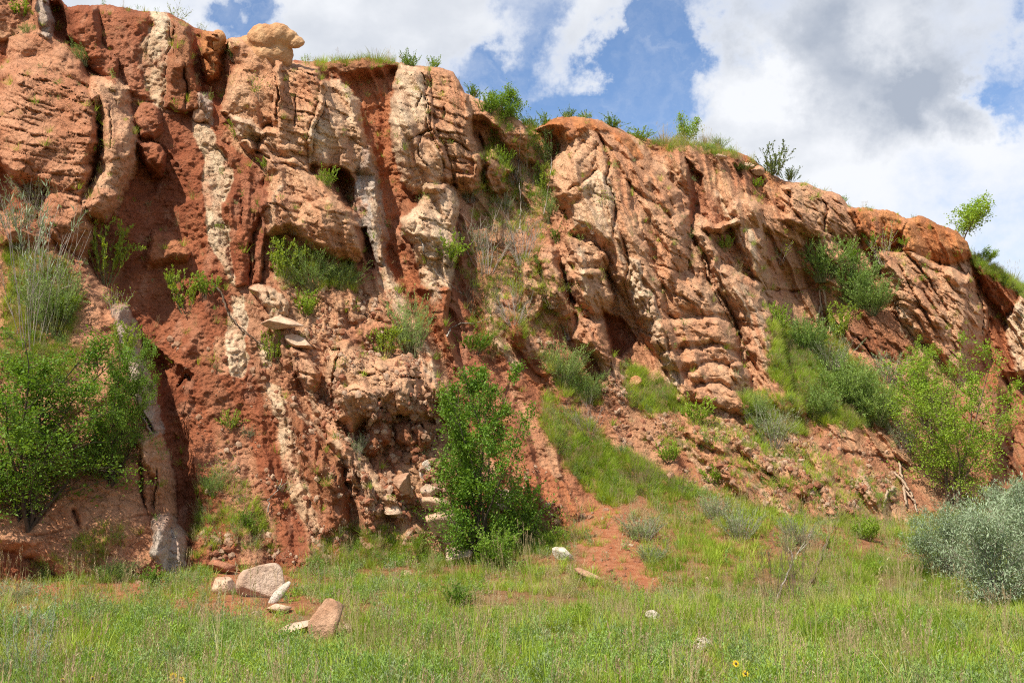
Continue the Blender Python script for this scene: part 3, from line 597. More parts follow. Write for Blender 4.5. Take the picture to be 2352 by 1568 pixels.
def rock_material(name, scale=1.0, bump=.9, rough=.95, colattr=True, c1=None, c2=None):
    m = bpy.data.materials.new(name); nt = nt_new(m); b = NB(nt)
    geo = b.n('ShaderNodeNewGeometry').outputs['Position'] if colattr else b.n('ShaderNodeTexCoord').outputs['Object']
    if colattr:
        base = b.n('ShaderNodeAttribute', attribute_name='Col').outputs['Color']
        cl = b.n('ShaderNodeAttribute', attribute_name='clay').outputs['Fac']
    else:
        n0 = b.noise(geo, 1.6, 6, .6); base = b.mix(b.mr(n0, .35, .65), c1, c2); cl = .4
    f1 = b.noise(geo, 9 * scale, 8, .68); f2 = b.noise(geo, 38 * scale, 4, .7)
    vo = b.n('ShaderNodeTexVoronoi'); b.put(vo.inputs['Vector'], geo); vo.inputs['Scale'].default_value = 13 * scale
    br = b.math('ADD', b.math('MULTIPLY', f1, .55), b.math('MULTIPLY', f2, .45))
    br = b.mr(br, .3, .7, .66, 1.32, False)
    col = b.mix(1.0, base, b.n('ShaderNodeCombineColor').outputs[0], 'MULTIPLY')
    cc = nt.nodes[-1] if False else None
    comb = [n for n in nt.nodes if n.type == 'COMBINE_COLOR'][-1]
    for i in range(3): nt.links.new(br, comb.inputs[i])
    hgt = b.math('ADD', b.math('MULTIPLY', f1, .8), b.math('MULTIPLY', f2, b.math('MULTIPLY_ADD', cl, .35, .15)))
    vd = b.n('ShaderNodeTexVoronoi', feature='DISTANCE_TO_EDGE'); wv = b.n('ShaderNodeTexNoise'); b.put(wv.inputs['Vector'], geo); wv.inputs['Scale'].default_value = 3 * scale; wv.inputs['Detail'].default_value = 5
    b.put(vd.inputs['Vector'], b.vmath('ADD', geo, b.vmath('MULTIPLY', wv.outputs['Color'], (.45, .45, .3)))); vd.inputs['Scale'].default_value = 2.6 * scale
    crk = b.mr(vd.outputs[0], 0, .035, 1, 0)
    hgt = b.math('SUBTRACT', hgt, b.math('MULTIPLY', crk, b.math('MULTIPLY_ADD', cl, -.35, .45) if colattr else .05))
    hgt = b.math('SUBTRACT', hgt, b.math('MULTIPLY', vo.outputs[0], b.math('MULTIPLY', cl, .5)))
    bp = b.n('ShaderNodeBump'); nt.links.new(hgt, bp.inputs['Height']); bp.inputs['Strength'].default_value = bump; bp.inputs['Distance'].default_value = .10
    p = b.n('ShaderNodeBsdfPrincipled'); nt.links.new(col, p.inputs['Base Color']); p.inputs['Roughness'].default_value = rough
    p.inputs['Specular IOR Level'].default_value = .15
    nt.links.new(bp.outputs[0], p.inputs['Normal'])
    o = b.n('ShaderNodeOutputMaterial'); nt.links.new(p.outputs[0], o.inputs[0])
    return m
M_cliff = rock_material('weathered_cliff')

def tag(o, label=None, cat=None, group=None, kind=None):
    if label: o['label'] = label
    if cat: o['category'] = cat
    if group: o['group'] = group
    if kind: o['kind'] = kind
    return o
def link(name, me, parent=None):
    o = bpy.data.objects.new(name, me); COL.objects.link(o)
    if parent: o.parent = parent
    return o
def sub(fmask):
    f = F[fmask]; u, inv = np.unique(f, return_inverse=True)
    return V[u], inv.reshape(-1, 4), CFf[u], TFf[u], N[u]
def cliff_piece(name, fmask, parent=None):
    vv, ff, cc, tw, nn = sub(fmask)
    return link(name, mesh_np(name, vv, ff, M_cliff, cc, tw, nn), parent)
cliff = cliff_piece('cliff', keep & (fz < 0))
tag(cliff, 'red clay cliff with tilted sandstone fins and pale seams rising from the grass', kind='structure')
for zi, q in enumerate(B):
    if not q[0]: continue
    m = keep & (fz == zi)
    if m.sum() < 30: continue
    o = cliff_piece(q[0], m, cliff)
    if q[6]: o['label'] = q[6]

# ------------------------------------------------------------------ where a photograph point meets the cliff or the ground
def surf(x, y):
    """nearest surface seen through point (x, y); returns location and outward normal"""
    rx, rz = rayD(x, y); rx = float(rx); rz = float(rz)
    ty = np.linspace(8, 60, 1500); g = np.nonzero(rz * ty < gz(rx * ty, ty))[0]
    yg = ty[g[0]] if len(g) else 1e9
    c = int(np.clip(np.searchsorted(xs, x), 0, len(xs) - 1)); s = sky_y[c]; r = (y - s) / (YB - s) * (NR - 1)
    yc = 1e9
    if r < NR - 1:
        r = int(max(0, r)); yc = YS[r, c]; n = N[(r + nb) * NC + c]
        if y < s + 2: return Vector((XS[r, c], yc + .15, ZS[r, c])), Vector(n), yc
    if yg < yc: return Vector((rx * yg, yg, float(gz(rx * yg, yg)))), Vector((0, -.07, 1)), yg
    return Vector((rx * yc, yc, rz * yc)), Vector(n), yc
def mpp(y): return y / FPX * K        # metres per photograph unit at a distance

# ------------------------------------------------------------------ ground
gx = np.concatenate([-np.geomspace(900, 24, 26), np.arange(-22, 38, .22), np.geomspace(40, 900, 26)])
gy = np.concatenate([-np.geomspace(600, 6, 18), np.arange(-4, 9, 1.), np.arange(9, 44, .2), np.geomspace(46, 1500, 26)])
GX, GY = np.meshgrid(gx, gy); GZ = gz(GX, GY)
i2 = np.arange(GX.size).reshape(GX.shape)
gf = np.stack([i2[:-1, :-1], i2[:-1, 1:], i2[1:, 1:], i2[1:, :-1]], -1).reshape(-1, 4)
def ground_material():
    m = bpy.data.materials.new('grassy_soil'); nt = nt_new(m); b = NB(nt)
    g = b.n('ShaderNodeNewGeometry').outputs['Position']
    n1 = b.noise(g, .55, 5, .6); n2 = b.noise(g, 7, 6, .7); n3 = b.noise(g, 40, 3, .7)
    c = b.mix(b.mr(n2, .35, .65), (.30, .145, .075, 1), (.38, .24, .14, 1))
    c = b.mix(b.math('MULTIPLY', b.mr(n1, .38, .55), .8), c, (.17, .18, .055, 1))
    c = b.mix(b.mr(n3, .45, .75, 0, .5), c, (.20, .12, .06, 1))
    sy = b.n('ShaderNodeSeparateXYZ'); nt.links.new(g, sy.inputs[0])
    c = b.mix(b.math('MULTIPLY', b.mr(b.math('ADD', sy.outputs[1], b.math('MULTIPLY_ADD', sy.outputs[0], -.45, b.math('MULTIPLY', n1, 5))), 22, 27), .85), c, b.mix(b.mr(n2, .4, .6), (.30, .11, .055, 1), (.40, .18, .10, 1)))
    c = b.mix(b.n('ShaderNodeAttribute', attribute_name='clay').outputs['Fac'], c, b.mix(b.mr(n2, .35, .65), (.36, .125, .058, 1), (.48, .21, .11, 1)))
    bp = b.n('ShaderNodeBump'); nt.links.new(b.math('ADD', n2, b.math('MULTIPLY', n3, .4)), bp.inputs['Height']); bp.inputs['Distance'].default_value = .12
    p = b.n('ShaderNodeBsdfPrincipled'); nt.links.new(c, p.inputs['Base Color']); p.inputs['Roughness'].default_value = 1; p.inputs['Specular IOR Level'].default_value = .1
    nt.links.new(bp.outputs[0], p.inputs['Normal']); o = b.n('ShaderNodeOutputMaterial'); nt.links.new(p.outputs[0], o.inputs[0]); return m
def toD(P):
    """photograph coordinates of world points"""
    c, s = math.cos(PITCH), math.sin(PITCH); f = np.maximum(P[:, 1] * c + P[:, 2] * s, .1); u = P[:, 0] / f; w_ = (-P[:, 1] * s + P[:, 2] * c) / f
    return (u * FPX + W / 2) / K, (H / 2 - w_ * FPX) / K
SLIDE = 'P 1195,1050 P 1300,1060 P 1400,1150 P 1450,1240 P 1530,1350 P 1460,1365 P 1380,1300 P 1330,1230 P 1240,1140'
gv = np.stack([GX, GY, GZ], -1).reshape(-1, 3); gpx, gpy = toD(gv); nz_ = fbm(gv[:, 0] / .8, gv[:, 1] / .8, 4, 95)
red = np.maximum(sst(poly_sd(gpx, gpy, pts(SLIDE)) + 55 * nz_, -8, 8), .9 * sst(poly_sd(gpx, gpy, pts('P -400,1240 P 760,1290 P 720,1400 P 500,1440 P 300,1440 P -400,1420')) + 40 * nz_, -10, 20)) * (gv[:, 1] > 10)
ground = link('ground', mesh_np('ground', gv, gf, ground_material(), None, red))
tag(ground, 'sandy earth floor of the meadow below the cliff', kind='structure')
# ------------------------------------------------------------------ plants
R = random.Random(5)
def leaf_material(name, c1, c2, transl=.35, rough=.55, tint=(.5, .5)):
    m = bpy.data.materials.new(name); nt = nt_new(m); b = NB(nt)
    g = b.n('ShaderNodeNewGeometry'); rnd = g.outputs['Random Per Island']; ob = b.n('ShaderNodeObjectInfo').outputs['Random']
    pn = b.noise(g.outputs['Position'], 1.3, 3, .6)
    if 'blade' in name: pn = b.math('ADD', b.math('MULTIPLY', pn, .8), b.math('MULTIPLY_ADD', b.noise(g.outputs['Position'], .4, 2, .5), 2.2, -1.0))
    f = b.math('ADD', b.math('MULTIPLY', rnd, .55), b.math('ADD', b.math('MULTIPLY', ob, .35), b.math('MULTIPLY_ADD', pn, .8, -.4)), clamp=True)
    c = b.mix(f, c1, c2)
    p = b.n('ShaderNodeBsdfPrincipled'); nt.links.new(c, p.inputs['Base Color']); p.inputs['Roughness'].default_value = rough; p.inputs['Specular IOR Level'].default_value = .3
    t = b.n('ShaderNodeBsdfTranslucent'); tcx = b.mix(1., c, (1.15, 1.1, .5, 1), 'MULTIPLY'); nt.links.new(tcx, t.inputs[0])
    mx = b.n('ShaderNodeMixShader'); mx.inputs[0].default_value = transl
    nt.links.new(p.outputs[0], mx.inputs[1]); nt.links.new(t.outputs[0], mx.inputs[2])
    o = b.n('ShaderNodeOutputMaterial'); nt.links.new(mx.outputs[0], o.inputs[0]); return m
def bark_material(name, c1, c2):
    m = bpy.data.materials.new(name); nt = nt_new(m); b = NB(nt)
    g = b.n('ShaderNodeTexCoord').outputs['Object']
    c = b.mix(b.noise(g, 14, 4, .6), c1, c2)
    p = b.n('ShaderNodeBsdfPrincipled'); nt.links.new(c, p.inputs['Base Color']); p.inputs['Roughness'].default_value = .95
    o = b.n('ShaderNodeOutputMaterial'); nt.links.new(p.outputs[0], o.inputs[0]); return m
LM = dict(
    elm=leaf_material('elm_leaf', (.10, .21, .02, 1), (.28, .42, .05, 1), .42),
    lime=leaf_material('lime_leaf', (.19, .32, .025, 1), (.38, .52, .06, 1), .42),
    olive=leaf_material('olive_leaf', (.08, .13, .03, 1), (.18, .23, .06, 1), .3),
    yellow=leaf_material('yellow_green_leaf', (.22, .32, .03, 1), (.38, .46, .06, 1), .4),
    sage=leaf_material('grey_green_leaf', (.18, .24, .10, 1), (.33, .39, .19, 1), .28),
    silver=leaf_material('silver_leaf', (.14, .21, .10, 1), (.44, .52, .34, 1), .22),
    feather=leaf_material('feathery_leaf', (.16, .28, .055, 1), (.34, .46, .12, 1), .32),
    grass=leaf_material('green_blade', (.18, .30, .022, 1), (.46, .56, .07, 1), .42),
    grass2=leaf_material('yellow_blade', (.24, .29, .045, 1), (.46, .46, .12, 1), .4),
    dry=leaf_material('dry_blade', (.38, .31, .14, 1), (.56, .48, .26, 1), .3),
    red=leaf_material('reddish_seed', (.32, .21, .12, 1), (.48, .36, .23, 1), .3),
    petal=leaf_material('yellow_petal', (.75, .50, .02, 1), (.85, .62, .04, 1), .3))
BM = dict(brown=bark_material('brown_bark', (.10, .065, .04, 1), (.20, .14, .09, 1)),
          grey=bark_material('grey_twig', (.22, .18, .14, 1), (.44, .38, .32, 1)),
          dark=bark_material('dark_bark', (.05, .035, .025, 1), (.10, .07, .05, 1)),
          pale=bark_material('pale_root', (.30, .20, .13, 1), (.44, .32, .22, 1)),
          green=bark_material('green_stem', (.14, .16, .06, 1), (.22, .22, .10, 1)))

class PM:
    """collects tubes (triangular section) and leaves"""
    def __init__(s): s.v = []; s.f = []; s.lv = []; s.n = 0; s.ln = 0
    def tube(s, p, r):
        k = 3; base = s.n
        for i, q in enumerate(p):
            d = (p[min(i + 1, len(p) - 1)] - p[max(i - 1, 0)]).normalized()
            a = d.orthogonal().normalized(); c = d.cross(a)
            for j in range(k):
                t = j * 2.0944; s.v.append(q + (a * math.cos(t) + c * math.sin(t)) * r[i])
        s.n += len(p) * k
        for i in range(len(p) - 1):
            for j in range(k):
                s.f.append((base + i * k + j, base + i * k + (j + 1) % k, base + (i + 1) * k + (j + 1) % k, base + (i + 1) * k + j))
    def leaf(s, p, d, w, l, up=None):
        side = d.cross(up or Vector((R.gauss(0, 1), R.gauss(0, 1), R.gauss(0, 1))))
        if side.length < 1e-4: side = d.orthogonal()
        side = side.normalized() * w * .5; nrm = side.cross(d).normalized() * (w * .18)
        s.lv += [p, p + d * (l * .45) + side + nrm, p + d * l, p + d * (l * .45) - side + nrm]
    def wood_mesh(s, name, mat):
        return mesh_np(name, np.array([tuple(q) for q in s.v]), np.array(s.f), mat)
    def leaf_mesh(s, name, mat):
        a = np.array([tuple(q) for q in s.lv]); return mesh_np(name, a, np.arange(len(a)).reshape(-1, 4), mat, smooth=False)
def rv(a=1.): return Vector((R.gauss(0, a), R.gauss(0, a), R.gauss(0, a)))
def walk(pm, p, d, length, r0, r1, n, wob, grav=0.):
    out = [p]; rr = [r0]; dirs = [d]
    for i in range(n):
        d = (d + rv(wob) + Vector((0, 0, grav))).normalized(); p = p + d * (length / n); out.append(p); dirs.append(d); rr.append(r0 + (r1 - r0) * (i + 1) / n)
    pm.tube(out, rr); return out, dirs
def make_tree(seed, h, w, n_main, n_leaf, lw, ll, trunk_r=.05, bushy=.15, droop=-.03, lift=.5):
    """h, w in metres; several rising limbs, side branches, twigs carrying leaf sprays"""
    R.seed(seed); pm = PM(); br = PM(); tips = []
    for k in range(n_main):
        az = R.uniform(0, 6.283); out_ = R.uniform(.12, 1.) * w / h * .62
        d = Vector((math.cos(az) * out_, math.sin(az) * out_, 1)).normalized()
        L = h * R.uniform(.72, 1.0) if n_main > 1 else h * .95
        p, dr = walk(pm, Vector((R.gauss(0, .03), R.gauss(0, .03), 0)) * h * .5, d, L, trunk_r, trunk_r * .15, 9, .10, .02)
        nb_ = int(11 + 5 * bushy * 10)
        for j in range(nb_):
            t = bushy + (1 - bushy) * (j + R.random()) / nb_; i = min(8, int(t * 9)); q = p[i].lerp(p[i + 1], t * 9 - i)
            a2 = R.uniform(0, 6.283); d2 = (Vector((math.cos(a2), math.sin(a2), R.uniform(.1, .9) * lift)) + dr[i] * .3).normalized()
            L2 = w * .5 * (1.05 - t * .72) * R.uniform(.55, 1.1) * (1.25 if n_main == 1 else .8)
            p2, dr2 = walk(br, q, d2, L2, trunk_r * .32 * (1.1 - t * .6), trunk_r * .06, 5, .16, .02)
            for m_ in range(8):
                i3 = R.randint(1, 5); d3 = (dr2[i3] + rv(.55)).normalized()
                p3, dr3 = walk(br, p2[i3], d3, L2 * R.uniform(.3, .75), trunk_r * .10, trunk_r * .03, 3, .2, droop)
                tips.append((p3, dr3))
    cum = []; acc = 0
    for _ in tips: acc += R.random() ** 2.2 + .08; cum.append(acc)
    for p3, dr3 in R.choices(tips, cum_weights=cum, k=n_leaf):
        t = R.random() * 2.99; i = int(t); q = p3[i].lerp(p3[i + 1], t - i)
        d = (dr3[i] * .6 + rv(.6)).normalized(); s = R.uniform(.6, 1.2)
        pm.leaf(q + rv(ll * .9), d, lw * s, ll * s, Vector((R.gauss(0, .5), R.gauss(0, .5), 1)))
    return pm, br
def make_bush(seed, h, w, n_stem, n_leaf, lw, ll, r=.006, arch=.0, fill=.25, twig=2):
    R.seed(seed); pm = PM(); segs = []
    for k in range(n_stem):
        az = R.uniform(0, 6.283); o = math.sqrt(R.random()); d = Vector((math.cos(az) * o * w / h * .55, math.sin(az) * o * w / h * .55, 1)).normalized()
        L = h * R.uniform(.6, 1.05)
        p, dr = walk(pm, Vector((math.cos(az) * o * w * .12, math.sin(az) * o * w * .12, -.05)), d, L, r, r * .3, 6, .09, arch)
        segs.append((p, dr, fill))
        for m_ in range(twig):
            i = R.randint(2, 5); p2, d2 = walk(pm, p[i], (dr[i] + rv(.35)).normalized(), L * R.uniform(.2, .4), r * .5, r * .2, 3, .12, arch); segs.append((p2, d2, 0))
    for _ in range(n_leaf):
        p, dr, f = segs[R.randrange(len(segs))]; m_ = len(p) - 1; t = (f + (1 - f) * R.random()) * (m_ - .001); i = int(t)
        d = (dr[i] * .9 + rv(.5)).normalized(); s = R.uniform(.6, 1.25)
        pm.leaf(p[i].lerp(p[i + 1], t - i) + rv(ll * .15), d, lw * s, ll * s, Vector((R.gauss(0, .6), R.gauss(0, .6), 1)))
    return pm
def make_tuft(seed, h, w, n, bw, heads=0):
    R.seed(seed); pm = PM(); V_ = []; F_ = []; 
    for k in range(n):
        az = R.uniform(0, 6.283); o = R.random(); L = h * R.uniform(.5, 1.05)
        d = Vector((math.cos(az) * o * .55, math.sin(az) * o * .55, 1)).normalized(); p = Vector((math.cos(az) * o * w * .4, math.sin(az) * o * w * .4, -.02))
        sd = Vector((-math.sin(az + R.gauss(0, .8)), math.cos(az + R.gauss(0, .8)), 0)); b0 = len(V_); bend = R.uniform(.02, .30)
        for i in range(4):
            ww = bw * (1 - (i / 3.) ** 1.5) * .5 + .0005
            V_ += [tuple(p - sd * ww), tuple(p + sd * ww)]; d = (d + Vector((math.cos(az) * bend, math.sin(az) * bend, -.3 * bend))).normalized(); p = p + d * (L / 3)
        F_ += [(b0 + 2 * i, b0 + 2 * i + 1, b0 + 2 * i + 3, b0 + 2 * i + 2) for i in range(3)]
    hv = []
    for k in range(heads):
        az = R.uniform(0, 6.283); top = Vector((math.cos(az) * w * .5 * R.random(), math.sin(az) * w * .5 * R.random(), h * R.uniform(1.0, 1.5)))
        b0 = len(V_); V_ += [(top.x * .3, top.y * .3, 0), (top.x * .3 + .003, top.y * .3, 0), tuple(top + Vector((.002, 0, 0))), tuple(top)]; F_.append((b0, b0 + 1, b0 + 2, b0 + 3))
        for j in range(9):
            pm.leaf(top + Vector((0, 0, -j * .013)), (Vector((R.gauss(0, .5), R.gauss(0, .5), 1))).normalized(), .008, .03)
    return V_, F_, pm

# prototypes: kind -> list of (list of (part name, mesh, stuff)), native height, native width
PRO = {}
def reg(key, parts, h, w): PRO.setdefault(key, []).append((parts, h, w))
def reg_tree(key, lm, bm, seeds, h, w, *a, **k):
    for s in seeds:
        pm, br = make_tree(s, h, w, *a, **k)
        reg(key, [('trunk', pm.wood_mesh('trunk', BM[bm]), 0), ('branch', br.wood_mesh('branch', BM[bm]), 1), ('foliage', pm.leaf_mesh('foliage', LM[lm]), 1)], h, w)
def reg_bush(key, lm, bm, seeds, h, w, *a, **k):
    for s in seeds:
        pm = make_bush(s, h, w, *a, **k); L = [('stem', pm.wood_mesh('stem', BM[bm]), 1)]
        if pm.lv: L.append(('foliage', pm.leaf_mesh('foliage', LM[lm]), 1))
        reg(key, L, h, w)
reg_tree('elm_big', 'elm', 'dark', [1], 5.2, 4.6, 9, 24000, .048, .085, trunk_r=.055, bushy=.05)
reg_tree('elm_mid', 'elm', 'dark', [2], 5.0, 3.5, 9, 26000, .048, .08, trunk_r=.045, bushy=.03)
reg_tree('elm_lime', 'lime', 'brown', [3], 5.0, 3.6, 8, 17000, .045, .08, trunk_r=.04, bushy=.1)
reg_tree('silver_tree', 'silver', 'grey', [4], 3.0, 4.0, 9, 12000, .030, .13, trunk_r=.03, bushy=.02, lift=.6)
reg_tree('crest_tree', 'lime', 'brown', [5, 6, 7], 1.9, 2.0, 3, 3200, .06, .09, trunk_r=.022, bushy=.25)
reg_tree('crest_elm', 'elm', 'brown', [8], 1.6, 2.3, 6, 7000, .05, .075, trunk_r=.02, bushy=.02)
reg_bush('leafy', 'lime', 'brown', [10, 11, 12], .9, .85, 26, 1700, .035, .055)
reg_bush('leafyd', 'elm', 'brown', [13, 14], 1.0, .95, 34, 3000, .032, .05)
reg_bush('bright', 'yellow', 'green', [15, 16], .7, .75, 24, 1500, .028, .055)
reg_bush('olive', 'olive', 'brown', [17, 18], 1.3, 1.1, 24, 2200, .04, .06)
reg_bush('sage', 'sage', 'grey', [19, 20], .9, 1.0, 55, 2600, .012, .05, arch=-.02)
reg_bush('feather', 'feather', 'green', [21, 22, 23], 1.1, 1.3, 80, 5200, .012, .05, arch=-.03, fill=.3, twig=3)
reg_bush('thick', 'feather', 'green', [51, 52], 1.1, 1.4, 110, 9000, .018, .06, arch=-.03, fill=.15, twig=3)
reg_bush('dead', 'sage', 'grey', [24, 25, 26], 1.2, 1.1, 26, 0, .01, .05, arch=-.015, twig=5)
reg_bush('deadb', 'sage', 'brown', [41, 42], 1.2, 1.1, 16, 0, .008, .05, arch=-.01, twig=6)
reg_bush('sparse', 'yellow', 'grey', [27, 28], .9, .8, 14, 260, .03, .05, twig=4)
reg_bush('silverstalk', 'silver', 'grey', [29, 30], .9, .5, 7, 420, .010, .055, r=.005)
for s_ in (31, 32):
    v_, f_, pm = make_tuft(s_, .7, .7, 130, .014, 0); reg('yucca', [('blade', mesh_np('blade', np.array(v_), np.array(f_), LM['grass2'], smooth=False), 1)], .7, .7)
for s_ in (33, 34, 35):
    v_, f_, pm = make_tuft(s_, .7, .8, 260, .009, 20); reg('blond', [('blade', mesh_np('blade', np.array(v_), np.array(f_), LM['dry' if s_ != 35 else 'grass2'], smooth=False), 1), ('seed_head', pm.leaf_mesh('seed_head', LM['dry']), 1)], .7, .8)

NM = dict(elm_big='elm_tree', elm_mid='elm_tree', elm_lime='young_tree', silver_tree='silver_shrub', crest_tree='sapling', crest_elm='small_tree', leafy='shrub', leafyd='shrub',
    bright='shrub', olive='shrub', sage='sage_shrub', feather='feathery_shrub', thick='thicket_shrub', dead='bare_shrub', deadb='bare_shrub', sparse='shrub', silverstalk='silver_stalk_plant', yucca='grass_clump', blond='grass_clump')
CT = dict(elm_big='tree', elm_mid='tree', elm_lime='tree', silver_tree='shrub', crest_tree='sapling', crest_elm='small tree', silverstalk='wild plant', yucca='grass clump', blond='grass clump')
used_label = {}
def plant(kind, x, y, hp, wp, label, lean=0., dist=0.):
    """kind, foot of the plant on the photograph, height and width there, label"""
    loc, nrm, yy = surf(x, y); m = mpp(yy)
    i = used_label.get(kind, 0); used_label[kind] = i + 1
    parts, h, w = PRO[kind][i % len(PRO[kind])]
    root = link(NM[kind], None); root.location = loc - Vector((0, -.04, .05)); root.empty_display_size = .2
    sz = hp * m / h; sx = wp * m / w; root.scale = (sx, (sx + sz) / 2 if kind not in ('elm_big',) else sx, sz)
    root.rotation_euler = (0, lean, R.uniform(0, 6.28) if abs(lean) < .01 else 0)
    tag(root, label, CT.get(kind, 'shrub'))
    for nm, me, st in parts:
        c = link(nm, me, root)
        if st: c['kind'] = 'stuff'
    return root
